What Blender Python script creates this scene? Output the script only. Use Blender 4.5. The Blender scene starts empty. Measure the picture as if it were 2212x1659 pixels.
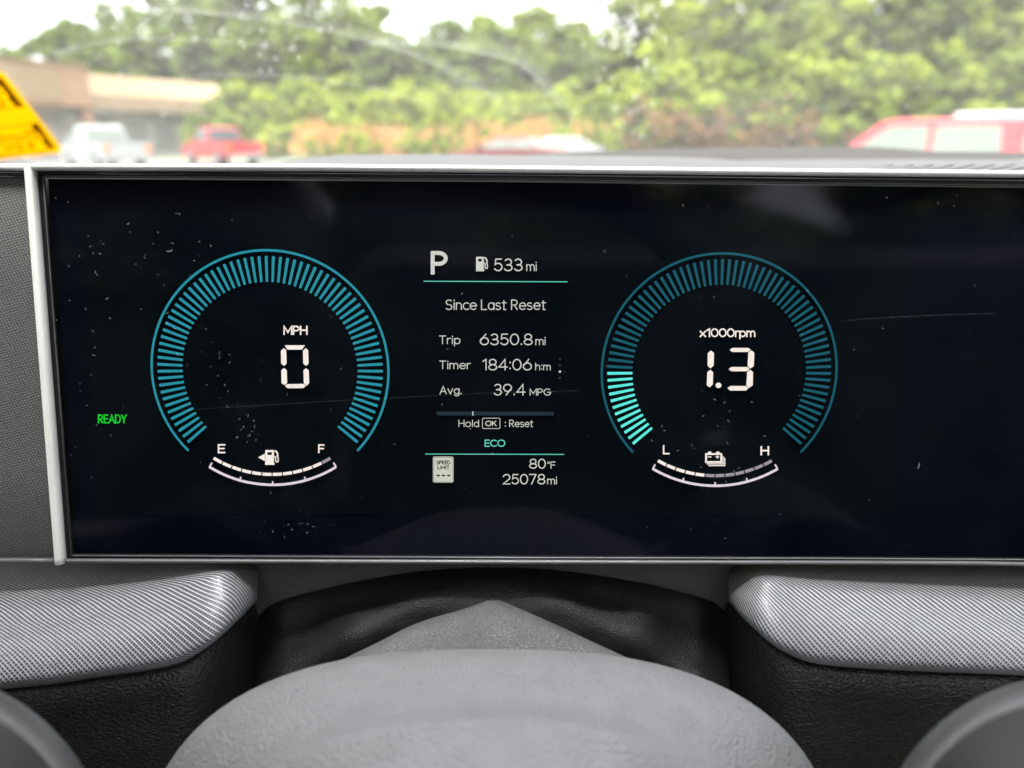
import bpy, bmesh, math, random
from mathutils import Vector, Matrix
R = math.radians
rnd = random.Random(7)
scene = bpy.context.scene
COL = scene.collection

# ---------------------------------------------------------------- camera, sky, sun, exposure
FPX, CX, CY = 1530.0, 1106.0, 829.5          # focal length and centre, on a 2212 x 1659 picture grid
PITCH = R(19.2)
CAM = Vector((0, 0, 1.35))
RIGHT = Vector((1, 0, 0)); FWD = Vector((0, math.cos(PITCH), -math.sin(PITCH))); UP = Vector((0, math.sin(PITCH), math.cos(PITCH)))
cd = bpy.data.cameras.new('camera'); co = bpy.data.objects.new('camera', cd); COL.objects.link(co)
co.location = CAM; co.rotation_euler = (math.pi/2 - PITCH, 0, 0)
cd.sensor_width = 36; cd.lens = 36*FPX/2212; cd.clip_start = 0.005; cd.clip_end = 2000
cd.dof.use_dof = True; cd.dof.focus_distance = 0.252; cd.dof.aperture_fstop = cd.lens/3.8
scene.camera = co

EV = 3.1
SUN_EL, SUN_AZ = 76, 190                      # azimuth in degrees right of straight ahead
w = bpy.data.worlds.new('World'); scene.world = w; w.use_nodes = True
nt = w.node_tree; nt.nodes.clear()
sky = nt.nodes.new('ShaderNodeTexSky'); sky.sky_type = 'NISHITA'; sky.sun_disc = False
sky.sun_elevation = R(SUN_EL); sky.sun_rotation = R(SUN_AZ); sky.air_density = 1.0; sky.dust_density = 4.0; sky.ozone_density = 1.0
hs = nt.nodes.new('ShaderNodeHueSaturation'); hs.inputs['Saturation'].default_value = 0.22
bg = nt.nodes.new('ShaderNodeBackground'); bg.inputs['Strength'].default_value = 0.10
ow = nt.nodes.new('ShaderNodeOutputWorld')
nt.links.new(sky.outputs[0], hs.inputs['Color']); nt.links.new(hs.outputs[0], bg.inputs['Color']); nt.links.new(bg.outputs[0], ow.inputs['Surface'])
sl = bpy.data.lights.new('sun', 'SUN'); sl.energy = 1.15; sl.angle = R(20); sl.color = (1, .96, .9)
so = bpy.data.objects.new('sun', sl); COL.objects.link(so); so.location = (0, 0, 30)
sd = Vector((math.sin(R(SUN_AZ))*math.cos(R(SUN_EL)), math.cos(R(SUN_AZ))*math.cos(R(SUN_EL)), math.sin(R(SUN_EL))))
so.rotation_euler = sd.to_track_quat('Z', 'Y').to_euler()
scene.view_settings.view_transform = 'Standard'; scene.view_settings.look = 'None'
scene.view_settings.exposure = EV; scene.view_settings.gamma = 1
scene.render.engine = 'CYCLES'
scene.cycles.use_denoising = True
scene.cycles.max_bounces = 6; scene.cycles.diffuse_bounces = 3; scene.cycles.glossy_bounces = 3; scene.cycles.transparent_max_bounces = 12
scene.cycles.sample_clamp_indirect = 6

# ---------------------------------------------------------------- picture-grid helpers (points in the room, at real depths)
def ray(x, y): return FWD + RIGHT*((x-CX)/FPX) + UP*((CY-y)/FPX)
def P(x, y, d): return CAM + ray(x, y)*d                      # point at depth d (metres along the view axis)
def at(x, y, Y):                                              # point at world distance Y ahead
    r = ray(x, y); return CAM + r*(Y/r.y)
SD0, SK = 0.2528, 0.1028
SN = (-FWD - UP*SK).normalized()                              # display normal, towards the driver
SUP = (UP - SN*UP.dot(SN)).normalized()
def S(x, y, off=0.0):                                         # point on the display plane
    v = (CY-y)/FPX; return CAM + ray(x, y)*(SD0/(1+SK*v)) + SN*off
WS_Y, WS_Z, WS_T = 0.95, -0.08, 0.50
def WS(x, y, off=0.0):                                        # point on the windshield plane
    r = ray(x, y); t = (WS_Z + WS_Y*WS_T)/(r.z + WS_T*r.y)
    n = Vector((0, -WS_T, -1)).normalized()
    return CAM + r*t + n*off

def lerp_pts(pts, x):
    if x <= pts[0][0]: return pts[0][1]
    for (a, b), (c, d) in zip(pts, pts[1:]):
        if x <= c: return b + (d-b)*(x-a)/(c-a)
    return pts[-1][1]
def smooth_pts(pts, n=8):                                     # Catmull-Rom
    out = []
    for i in range(len(pts)-1):
        p0 = pts[max(i-1, 0)]; p1 = pts[i]; p2 = pts[i+1]; p3 = pts[min(i+2, len(pts)-1)]
        for k in range(n):
            t = k/n
            out.append(tuple(0.5*((2*b)+(-a+c)*t+(2*a-5*b+4*c-d)*t*t+(-a+3*b-3*c+d)*t**3) for a, b, c, d in zip(p0, p1, p2, p3)))
    out.append(tuple(pts[-1])); return out

# ---------------------------------------------------------------- object helpers
def tag(o, label=None, cat=None, group=None, kind=None):
    if label: o['label'] = label
    if cat: o['category'] = cat
    if group: o['group'] = group
    if kind: o['kind'] = kind
    return o
def empty(name, loc, rz=0):
    o = bpy.data.objects.new(name, None); COL.objects.link(o); o.location = loc; o.rotation_euler = (0, 0, rz)
    o.empty_display_size = .05
    return o
def mesh_obj(name, verts, faces, mat, parent=None, smooth=False, uvs=None, world=True):
    me = bpy.data.meshes.new(name); me.from_pydata([tuple(v) for v in verts], [], faces); me.update()
    if smooth:
        for p in me.polygons: p.use_smooth = True
    if uvs:
        ul = me.uv_layers.new(name='UVMap')
        for l in me.loops: ul.data[l.index].uv = uvs[l.vertex_index]
    me.materials.append(mat)
    o = bpy.data.objects.new(name, me); COL.objects.link(o)
    if parent is not None:
        o.parent = parent
        if world: o.matrix_parent_inverse = PW(parent).inverted()
    return o
def PW(o):
    m = Matrix.LocRotScale(o.location, o.rotation_euler, o.scale)
    return m if o.parent is None else PW(o.parent) @ o.matrix_parent_inverse @ m
def grid_obj(name, rows, mat, parent=None, smooth=True, closed=False, uvf=None, flip=False, cap=False):
    nr, nc = len(rows), len(rows[0]); v = [p for r in rows for p in r]; f = []
    for i in range(nr-1):
        for j in range(nc if closed else nc-1):
            a, b = i*nc+j, i*nc+(j+1) % nc; q = (a, b, b+nc, a+nc)
            f.append(q[::-1] if flip else q)
    if cap:
        f.append(tuple(range(nc-1, -1, -1))); f.append(tuple(range((nr-1)*nc, nr*nc)))
    uvs = None
    if uvf: uvs = [uvf(i, j) for i in range(nr) for j in range(nc)]
    return mesh_obj(name, v, f, mat, parent, smooth, uvs)
def bar_along(name, pts, a, b, up, nrm, mat, parent=None, n=14, pw=3.0):
    """a rounded-rectangle bar swept along points: half height a along up, half depth b along nrm"""
    rows = []
    for p in pts:
        r = []
        for k in range(n):
            t = 2*math.pi*k/n; c, s = math.cos(t), math.sin(t)
            r.append(Vector(p) + up*(a*math.copysign(abs(c)**(2/pw), c)) + nrm*(b*math.copysign(abs(s)**(2/pw), s)))
        rows.append(r)
    return grid_obj(name, rows, mat, parent, True, closed=True, cap=True)
def box_bm(bm, lo, hi, mtx=None):
    vs = [bm.verts.new((x, y, z)) for x in (lo[0], hi[0]) for y in (lo[1], hi[1]) for z in (lo[2], hi[2])]
    for f in ((0,1,3,2), (4,6,7,5), (0,4,5,1), (2,3,7,6), (0,2,6,4), (1,5,7,3)): bm.faces.new([vs[i] for i in f])
    if mtx:
        for v in vs: v.co = mtx @ v.co
def box(name, lo, hi, mat, parent=None, bevel=0.0, world=False):
    bm = bmesh.new(); box_bm(bm, lo, hi)
    if bevel: bmesh.ops.bevel(bm, geom=list(bm.edges), offset=bevel, segments=2, affect='EDGES')
    me = bpy.data.meshes.new(name); bm.to_mesh(me); bm.free(); me.materials.append(mat)
    o = bpy.data.objects.new(name, me); COL.objects.link(o)
    if parent is not None:
        o.parent = parent
        if world: o.matrix_parent_inverse = PW(parent).inverted()
    return o

# ---------------------------------------------------------------- materials
def new_mat(name):
    m = bpy.data.materials.new(name); m.use_nodes = True; m.node_tree.nodes.clear(); return m, m.node_tree
def N(nt, t, **kw):
    n = nt.nodes.new(t)
    for k, v in kw.items():
        if k in n.inputs: n.inputs[k].default_value = v
        else: setattr(n, k, v)
    return n
def ramp(nt, src, stops):
    n = nt.nodes.new('ShaderNodeValToRGB'); e = n.color_ramp.elements
    while len(e) < len(stops): e.new(0.5)
    for el, (p, c) in zip(e, stops):
        el.position = p; el.color = (c, c, c, 1) if not isinstance(c, (tuple, list)) else (*c, 1)
    nt.links.new(src, n.inputs[0]); return n.outputs[0]
def math_n(nt, op, a, b=None):
    n = nt.nodes.new('ShaderNodeMath'); n.operation = op
    for i, v in enumerate((a, b)):
        if v is None: continue
        if isinstance(v, (int, float)): n.inputs[i].default_value = v
        else: nt.links.new(v, n.inputs[i])
    return n.outputs[0]
def mix_col(nt, fac, a, b):
    n = nt.nodes.new('ShaderNodeMix'); n.data_type = 'RGBA'
    if isinstance(fac, (int, float)): n.inputs[0].default_value = fac
    else: nt.links.new(fac, n.inputs[0])
    for i, v in ((6, a), (7, b)):
        if isinstance(v, tuple): n.inputs[i].default_value = (*v, 1)
        else: nt.links.new(v, n.inputs[i])
    return n.outputs[2]
def plain(name, col, rough=.5, metal=0, var=.15, nscale=20, bump=0, bscale=200, spec=.5, coat=0, sheen=0):
    m, nt = new_mat(name); o = N(nt, 'ShaderNodeOutputMaterial'); b = N(nt, 'ShaderNodeBsdfPrincipled')
    tc = N(nt, 'ShaderNodeTexCoord')
    nz = N(nt, 'ShaderNodeTexNoise', Scale=nscale, Detail=5.0); nt.links.new(tc.outputs['Object'], nz.inputs['Vector'])
    lo = tuple(c*(1-var) for c in col); hi = tuple(min(1, c*(1+var)) for c in col)
    f = ramp(nt, nz.outputs[0], [(.3, 0.), (.7, 1.)])
    nt.links.new(mix_col(nt, f, lo, hi), b.inputs['Base Color'])
    rr = ramp(nt, nz.outputs[0], [(.3, max(0, rough-.06)), (.7, min(1, rough+.06))]); nt.links.new(rr, b.inputs['Roughness'])
    b.inputs['Metallic'].default_value = metal; b.inputs['Specular IOR Level'].default_value = spec
    b.inputs['Coat Weight'].default_value = coat; b.inputs['Coat Roughness'].default_value = .05
    b.inputs['Sheen Weight'].default_value = sheen
    if bump:
        n2 = N(nt, 'ShaderNodeTexNoise', Scale=bscale, Detail=3.0); nt.links.new(tc.outputs['Object'], n2.inputs['Vector'])
        bp = N(nt, 'ShaderNodeBump', Strength=bump, Distance=.001); nt.links.new(n2.outputs[0], bp.inputs['Height']); nt.links.new(bp.outputs[0], b.inputs['Normal'])
    nt.links.new(b.outputs[0], o.inputs[0]); return m
def lin(c):
    c /= 255.; return c/12.92 if c <= .04045 else ((c+.055)/1.055)**2.4
def emit(name, r, g, b, k=1.0):
    m, nt = new_mat(name); o = N(nt, 'ShaderNodeOutputMaterial'); e = N(nt, 'ShaderNodeEmission', Strength=k/2**EV)
    tc = N(nt, 'ShaderNodeTexCoord'); nz = N(nt, 'ShaderNodeTexNoise', Scale=900., Detail=1.0); nt.links.new(tc.outputs['Object'], nz.inputs['Vector'])
    c = (lin(r), lin(g), lin(b)); f = ramp(nt, nz.outputs[0], [(.35, 0.), (.65, 1.)])
    nt.links.new(mix_col(nt, f, tuple(x*.92 for x in c), tuple(min(1, x*1.06) for x in c)), e.inputs['Color'])
    nt.links.new(e.outputs[0], o.inputs[0]); return m
def leather(name, col, cell, rough=.45, strength=.6, spec=.5, elong=1.0, dist=.0006, crease=1.0):
    m, nt = new_mat(name); o = N(nt, 'ShaderNodeOutputMaterial'); b = N(nt, 'ShaderNodeBsdfPrincipled', Roughness=rough)
    b.inputs['Specular IOR Level'].default_value = spec
    tc = N(nt, 'ShaderNodeTexCoord'); mp = N(nt, 'ShaderNodeMapping'); mp.inputs['Scale'].default_value = (1/cell/elong, 1/cell, 1/cell)
    nt.links.new(tc.outputs['Object'], mp.inputs[0])
    wz = N(nt, 'ShaderNodeTexNoise', Scale=1.2, Detail=2.0); nt.links.new(mp.outputs[0], wz.inputs['Vector'])
    ad = N(nt, 'ShaderNodeVectorMath', operation='MULTIPLY_ADD'); nt.links.new(wz.outputs['Color'], ad.inputs[0]); ad.inputs[1].default_value = (.5, .5, .5); nt.links.new(mp.outputs[0], ad.inputs[2])
    vo = N(nt, 'ShaderNodeTexVoronoi', feature='DISTANCE_TO_EDGE', Scale=1.0); nt.links.new(ad.outputs[0], vo.inputs['Vector'])
    v2 = N(nt, 'ShaderNodeTexVoronoi', feature='DISTANCE_TO_EDGE', Scale=2.1); nt.links.new(ad.outputs[0], v2.inputs['Vector'])
    h1 = ramp(nt, vo.outputs['Distance'], [(0., 0.), (.3, 1.)]); h2 = ramp(nt, v2.outputs['Distance'], [(0., 0.), (.2, 1.)])
    h = math_n(nt, 'ADD', h1, math_n(nt, 'MULTIPLY', h2, .35))
    bp = N(nt, 'ShaderNodeBump', Strength=strength, Distance=dist); nt.links.new(h, bp.inputs['Height']); nt.links.new(bp.outputs[0], b.inputs['Normal'])
    big = N(nt, 'ShaderNodeTexNoise', Scale=40., Detail=3.0); nt.links.new(tc.outputs['Object'], big.inputs['Vector'])
    bc = mix_col(nt, ramp(nt, big.outputs[0], [(.3, 0.), (.7, 1.)]), tuple(c*.8 for c in col), tuple(c*1.2 for c in col))
    nt.links.new(mix_col(nt, ramp(nt, vo.outputs['Distance'], [(0., 1.), (.2, 0.)]), bc, tuple(c*crease for c in col)), b.inputs['Base Color'])
    nt.links.new(b.outputs[0], o.inputs[0]); return m
def line_trim(name, sgn):
    """dark soft trim with fine pale ridged lines running across it in two directions (UV in metres)"""
    m, nt = new_mat(name); o = N(nt, 'ShaderNodeOutputMaterial'); b = N(nt, 'ShaderNodeBsdfPrincipled', Roughness=.42)
    uv = N(nt, 'ShaderNodeUVMap'); sp = N(nt, 'ShaderNodeSeparateXYZ'); nt.links.new(uv.outputs[0], sp.inputs[0])
    u, v = sp.outputs[0], sp.outputs[1]
    def stripes(ku, kv, duty, soft):
        a = math_n(nt, 'ADD', math_n(nt, 'MULTIPLY', u, ku), math_n(nt, 'MULTIPLY', v, kv))
        fr = math_n(nt, 'FRACT', a); d = math_n(nt, 'ABSOLUTE', math_n(nt, 'SUBTRACT', fr, .5))
        return ramp(nt, d, [(duty, 1.), (duty+soft, 0.)])
    A = stripes(465, sgn*-490, .085, .11)
    B = stripes(600, sgn*660, .10, .15)
    nz = N(nt, 'ShaderNodeTexNoise', Scale=260., Detail=2.0); nt.links.new(uv.outputs[0], nz.inputs['Vector'])
    Bm = math_n(nt, 'MULTIPLY', B, ramp(nt, v, [(.04, .0), (.075, .6)]))
    mx = math_n(nt, 'MAXIMUM', A, Bm)
    mx2 = math_n(nt, 'MULTIPLY', mx, ramp(nt, nz.outputs[0], [(.3, .8), (.7, 1.)]))
    nt.links.new(mix_col(nt, mx2, (.028, .030, .035), (.34, .35, .36)), b.inputs['Base Color'])
    bp = N(nt, 'ShaderNodeBump', Strength=.35, Distance=.0004); nt.links.new(mx, bp.inputs['Height']); nt.links.new(bp.outputs[0], b.inputs['Normal'])
    nt.links.new(b.outputs[0], o.inputs[0]); return m
def weave(name):
    m, nt = new_mat(name); o = N(nt, 'ShaderNodeOutputMaterial'); b = N(nt, 'ShaderNodeBsdfPrincipled', Roughness=.9)
    b.inputs['Sheen Weight'].default_value = .2
    uv = N(nt, 'ShaderNodeUVMap'); mp = N(nt, 'ShaderNodeMapping'); mp.inputs['Scale'].default_value = (1000, 1000, 1); nt.links.new(uv.outputs[0], mp.inputs[0])
    wz = N(nt, 'ShaderNodeTexNoise', Scale=.5, Detail=3.0); nt.links.new(mp.outputs[0], wz.inputs['Vector'])
    ad = N(nt, 'ShaderNodeVectorMath', operation='MULTIPLY_ADD'); nt.links.new(wz.outputs['Color'], ad.inputs[0]); ad.inputs[1].default_value = (.9, .9, 0); nt.links.new(mp.outputs[0], ad.inputs[2])
    sx = N(nt, 'ShaderNodeSeparateXYZ'); nt.links.new(ad.outputs[0], sx.inputs[0])
    def yarn(a, b): return math_n(nt, 'SINE', math_n(nt, 'ADD', math_n(nt, 'MULTIPLY', sx.outputs[0], a), math_n(nt, 'MULTIPLY', sx.outputs[1], b)))
    h = ramp(nt, math_n(nt, 'MULTIPLY', math_n(nt, 'ADD', yarn(5.6, 2.6), yarn(-1.8, 6.6)), .5), [(0., .12), (.75, 1.)])
    va = N(nt, 'ShaderNodeTexNoise', Scale=3.0, Detail=2.0); nt.links.new(mp.outputs[0], va.inputs['Vector'])
    c = mix_col(nt, h, (.012, .012, .013), (.115, .113, .107))
    nt.links.new(mix_col(nt, ramp(nt, va.outputs[0], [(.35, .0), (.75, .5)]), c, (.02, .02, .02)), b.inputs['Base Color'])
    bp = N(nt, 'ShaderNodeBump', Strength=.5, Distance=.0003); nt.links.new(h, bp.inputs['Height']); nt.links.new(bp.outputs[0], b.inputs['Normal'])
    nt.links.new(b.outputs[0], o.inputs[0]); return m
def film(name, col, alpha, noise=None, trans=True, rough=.6):
    """thin dirt film on glass: partly clear, partly scattering"""
    m, nt = new_mat(name); o = N(nt, 'ShaderNodeOutputMaterial'); t = N(nt, 'ShaderNodeBsdfTransparent')
    d = N(nt, 'ShaderNodeBsdfTranslucent' if trans else 'ShaderNodeBsdfDiffuse'); d.inputs['Color'].default_value = (*col, 1)
    mx = N(nt, 'ShaderNodeMixShader')
    tc = N(nt, 'ShaderNodeTexCoord'); uv = N(nt, 'ShaderNodeUVMap')
    if noise:
        mp = N(nt, 'ShaderNodeMapping'); mp.inputs['Scale'].default_value = noise; nt.links.new(tc.outputs['Object'], mp.inputs[0])
        nz = N(nt, 'ShaderNodeTexNoise', Scale=1., Detail=6.0); nt.links.new(mp.outputs[0], nz.inputs['Vector'])
        f = ramp(nt, nz.outputs[0], [(.32, .25), (.68, 1.)])
        nt.links.new(math_n(nt, 'MULTIPLY', f, alpha), mx.inputs[0])
    else: mx.inputs[0].default_value = alpha
    nt.links.new(t.outputs[0], mx.inputs[1]); nt.links.new(d.outputs[0], mx.inputs[2]); nt.links.new(mx.outputs[0], o.inputs[0]); return m
def smear_mat():
    """wiper smear: strongest at one edge (UV y = 0), streaky along the stroke"""
    m, nt = new_mat('wiper_smear'); o = N(nt, 'ShaderNodeOutputMaterial'); t = N(nt, 'ShaderNodeBsdfTransparent')
    d = N(nt, 'ShaderNodeBsdfTranslucent', Color=(.9, .9, .88, 1)); mx = N(nt, 'ShaderNodeMixShader')
    uv = N(nt, 'ShaderNodeUVMap'); sp = N(nt, 'ShaderNodeSeparateXYZ'); nt.links.new(uv.outputs[0], sp.inputs[0])
    e = ramp(nt, sp.outputs[1], [(0., 0.), (.06, 1.), (.4, .45), (1., 0.)])
    ends = math_n(nt, 'MULTIPLY', ramp(nt, sp.outputs[0], [(0., 0.), (.12, 1.)]), ramp(nt, sp.outputs[0], [(.75, 1.), (1., 0.)]))
    mp = N(nt, 'ShaderNodeMapping'); mp.inputs['Scale'].default_value = (5, 14, 1); nt.links.new(uv.outputs[0], mp.inputs[0])
    nz = N(nt, 'ShaderNodeTexNoise', Scale=1., Detail=7.0, Roughness=.7); nt.links.new(mp.outputs[0], nz.inputs['Vector'])
    f = math_n(nt, 'MULTIPLY', math_n(nt, 'MULTIPLY', e, ends), ramp(nt, nz.outputs[0], [(.3, .1), (.7, 1.)]))
    nt.links.new(math_n(nt, 'MULTIPLY', f, .085), mx.inputs[0])
    nt.links.new(t.outputs[0], mx.inputs[1]); nt.links.new(d.outputs[0], mx.inputs[2]); nt.links.new(mx.outputs[0], o.inputs[0]); return m
def windshield_mat():
    m, nt = new_mat('windshield_glass'); o = N(nt, 'ShaderNodeOutputMaterial'); t = N(nt, 'ShaderNodeBsdfTransparent', Color=(.96, .98, .96, 1))
    d = N(nt, 'ShaderNodeBsdfTranslucent', Color=(.9, .9, .87, 1)); mx = N(nt, 'ShaderNodeMixShader')
    tc = N(nt, 'ShaderNodeTexCoord')
    nz = N(nt, 'ShaderNodeTexNoise', Scale=9., Detail=8.0, Roughness=.65); nt.links.new(tc.outputs['Object'], nz.inputs['Vector'])
    n2 = N(nt, 'ShaderNodeTexNoise', Scale=110., Detail=4.0); nt.links.new(tc.outputs['Object'], n2.inputs['Vector'])
    f = math_n(nt, 'MULTIPLY', ramp(nt, nz.outputs[0], [(.3, .025), (.7, .050)]), ramp(nt, n2.outputs[0], [(.35, .75), (.7, 1.2)]))
    nt.links.new(f, mx.inputs[0]); nt.links.new(t.outputs[0], mx.inputs[1]); nt.links.new(d.outputs[0], mx.inputs[2])
    g = N(nt, 'ShaderNodeBsdfGlossy', Roughness=.02); fr = N(nt, 'ShaderNodeFresnel', IOR=1.25); m2 = N(nt, 'ShaderNodeMixShader')
    nt.links.new(math_n(nt, 'MULTIPLY', fr.outputs[0], .5), m2.inputs[0]); nt.links.new(mx.outputs[0], m2.inputs[1]); nt.links.new(g.outputs[0], m2.inputs[2])
    nt.links.new(m2.outputs[0], o.inputs[0]); return m
def cover_glass_mat():
    m, nt = new_mat('display_cover_glass'); o = N(nt, 'ShaderNodeOutputMaterial'); t = N(nt, 'ShaderNodeBsdfTransparent', Color=(.99, .99, 1, 1))
    g = N(nt, 'ShaderNodeBsdfGlossy', Roughness=.035); g.inputs['Color'].default_value = (.9, .93, 1, 1)
    tc = N(nt, 'ShaderNodeTexCoord')
    nz = N(nt, 'ShaderNodeTexNoise', Scale=30., Detail=4.0); nt.links.new(tc.outputs['Object'], nz.inputs['Vector'])
    nt.links.new(ramp(nt, nz.outputs[0], [(.3, .045), (.7, .085)]), g.inputs['Roughness'])
    fr = N(nt, 'ShaderNodeFresnel', IOR=1.24); mx = N(nt, 'ShaderNodeMixShader')
    nt.links.new(fr.outputs[0], mx.inputs[0]); nt.links.new(t.outputs[0], mx.inputs[1]); nt.links.new(g.outputs[0], mx.inputs[2])
    df = N(nt, 'ShaderNodeBsdfDiffuse', Color=(.8, .82, .9, 1)); m2 = N(nt, 'ShaderNodeMixShader')       # faint finger grease
    n3 = N(nt, 'ShaderNodeTexNoise', Scale=14., Detail=6.0, Distortion=1.2); nt.links.new(tc.outputs['Object'], n3.inputs['Vector'])
    nt.links.new(ramp(nt, n3.outputs[0], [(.42, .0), (.8, .0025)]), m2.inputs[0]); nt.links.new(mx.outputs[0], m2.inputs[1]); nt.links.new(df.outputs[0], m2.inputs[2])
    nt.links.new(m2.outputs[0], o.inputs[0]); return m
def leaf_mat(name, dark, light, sc=.5):
    m, nt = new_mat(name); o = N(nt, 'ShaderNodeOutputMaterial'); d = N(nt, 'ShaderNodeBsdfDiffuse'); t = N(nt, 'ShaderNodeBsdfTranslucent'); mx = N(nt, 'ShaderNodeMixShader'); mx.inputs[0].default_value = .4
    tc = N(nt, 'ShaderNodeTexCoord'); oi = N(nt, 'ShaderNodeObjectInfo'); ad = N(nt, 'ShaderNodeVectorMath', operation='ADD'); nt.links.new(tc.outputs['Object'], ad.inputs[0]); nt.links.new(oi.outputs['Location'], ad.inputs[1])
    nz = N(nt, 'ShaderNodeTexNoise', Scale=sc, Detail=4.0); nt.links.new(ad.outputs[0], nz.inputs['Vector'])
    c = mix_col(nt, ramp(nt, nz.outputs[0], [(.35, 0.), (.65, 1.)]), dark, light)
    nt.links.new(c, d.inputs[0]); nt.links.new(c, t.inputs[0]); nt.links.new(d.outputs[0], mx.inputs[1]); nt.links.new(t.outputs[0], mx.inputs[2]); nt.links.new(mx.outputs[0], o.inputs[0]); return m

M = dict(
    silver=plain('silver_trim', (.66, .66, .63), .36, .25, .02, 60),
    darkmetal=plain('dark_satin_trim', (.07, .07, .074), .42, .2, .1, 60),
    gloss=plain('gloss_black', (.012, .012, .013), .15, 0, .1),
    felt=plain('black_gap', (.008, .008, .009), .9, 0, .3, 400, spec=.1),
    panel=plain('display_panel_black', (.0010, .0018, .0042), .6, 0, .05, 20, spec=.0),
    active=plain('display_active_black', (.0013, .0024, .0037), .6, 0, .05, 20, spec=.0),
    glassedge=plain('glass_edge_grey', (.07, .07, .073), .8, 0, .2, 200, spec=.0),
    pad=plain('dash_pad', (.07, .07, .07), .74, 0, .12, 30, .25, 900, spec=.33),
    grille=plain('defroster_grille', (.055, .052, .05), .95, 0, .2, 300, spec=.06),
    leather=leather('black_leather_grain', (.0125, .012, .0115), .0019, .45, .62, .45, 1.3, .0004),
    boot=leather('shaded_boot_leather', (.006, .0059, .0059), .0014, .5, .5, .24, 1.0, .0003),  # steep sides of the boot, their shade put into a darker leather colour
    column=leather('lit_boot_leather', (.165, .165, .167), .0014, .5, .9, .5, 1.1, .0007, .45),  # same boot leather facing up, the light on it put into a paler colour
    plastic=plain('fine_grain_plastic', (.045, .045, .044), .55, 0, .1, 60, .3, 1500),
    hub=plain('soft_grey_hub', (.19, .191, .193), .44, 0, .06, 130, 1.0, 1000, spec=.65),
    podface=plain('charcoal_pod_face', (.02, .0215, .022), .5, 0, .1, 50, .2, 900),
    podrim=plain('grey_pod_bevel', (.08, .08, .08), .45, 0, .1, 50, .2, 900),
    trim_l=line_trim('lined_trim_left', 1), trim_r=line_trim('lined_trim_right', 1),
    weave=weave('charcoal_woven_fabric'),
    windshield=windshield_mat(), cover=cover_glass_mat(), smear=smear_mat(),
    spot=film('water_spot_and_sparkle', (.95, .95, .95), .085, (300, 300, 300)),
    dust=plain('dust_fibre', (.28, .28, .29), .9, 0, .1),
    scratch=film('hairline_scratch', (.8, .82, .9), .06, None, False),
    yellow=None, teal=emit('teal_light', 42, 144, 160), dteal=emit('dim_teal_light', 26, 90, 104), bteal=emit('bright_teal_light', 96, 238, 224),
    white=emit('warm_white_light', 255, 240, 230), lilac=emit('lilac_white_light', 228, 216, 224), soft=emit('soft_white_light', 208, 212, 202),
    grey=emit('grey_light', 158, 152, 160), mint=emit('mint_light', 104, 214, 190), green=emit('green_light', 24, 205, 52),
    slate=emit('slate_light', 34, 50, 60), dot=emit('dim_dot_light', 52, 54, 54), ink=plain('screen_ink', (.002, .002, .002), .8, 0, .1, spec=0),
    signw=emit('sign_white_light', 205, 208, 192),
)

# ================================================================= THE PLACE OUTSIDE
def vstack_mesh(name, quads, mat, parent=None):
    v, f = [], []
    for q in quads:
        n = len(v); v += q; f.append(tuple(range(n, n+len(q))))
    return mesh_obj(name, v, f, mat, parent, world=False)

M['asphalt'] = plain('asphalt', (.075, .073, .07), .85, 0, .2, 1.5, .4, 40)
M['grass'] = plain('verge_grass', (.075, .095, .03), .9, 0, .35, .8, .5, 8)
M['clay'] = plain('orange_clay', (.36, .19, .085), .95, 0, .35, .5, .5, 3)
# ground with the bank behind the parking lot, one sheet to the horizon
def ground_z(x, y):
    b = 46 + 3*math.sin(x*.07)
    if y < b: return 0
    t = min(1, (y-b)/14); k = min(1, max(0, (x+21)/7)) if y < 90 else 1
    return (1.8*t*t*(3-2*t) + max(0, y-b-14)*.01)*k
xs = sorted(set([-900, -500, -300, -200, -150] + list(range(-110, 111, 5)) + [150, 200, 300, 500, 900]))
ys = [-400, -150, -60, -20, 0, 20, 35, 42] + list(range(44, 72, 2)) + [80, 100, 150, 300, 600, 1200]
g = grid_obj('ground', [[Vector((x, y, ground_z(x, y)-.012)) for x in xs] for y in ys], M['grass'], None, True, flip=False)
tag(g, kind='structure')
pl = grid_obj('parking_lot', [[Vector((x, y, -.002)) for x in (-95, -60, -20, 20, 60)] for y in (-60, -20, 0, 20, 42)], M['asphalt'], None, False); tag(pl, kind='structure')
fc = grid_obj('shop_forecourt', [[Vector((x, y, .001)) for x in (-95, -60, -22)] for y in (42, 60, 80)], M['asphalt'], None, False); tag(fc, kind='structure')
kb = box('kerb', (-22, 42, -.05), (60, 42.2, .14), plain('concrete', (.4, .39, .36), .9, 0, .15, 3), bevel=.02); tag(kb, kind='structure')
M['paint'] = plain('bay_paint', (.7, .69, .64), .8, 0, .2, 6)
for i in range(18):
    o = box('bay_line', (-27+i*2.9, 36, .0022), (-26.9+i*2.9, 41.6, .004), M['paint']); o.parent = pl
cl = grid_obj('clay_bank', [[Vector((x, y, ground_z(x, y)+.03+.14*math.sin(x*1.3)*math.sin(y*1.1)*(1 if 47 < y < 60 else 0))) for x in range(-16, 30, 1)] for y in range(51, 64)], M['clay'], None, True); tag(cl, kind='structure')

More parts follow.
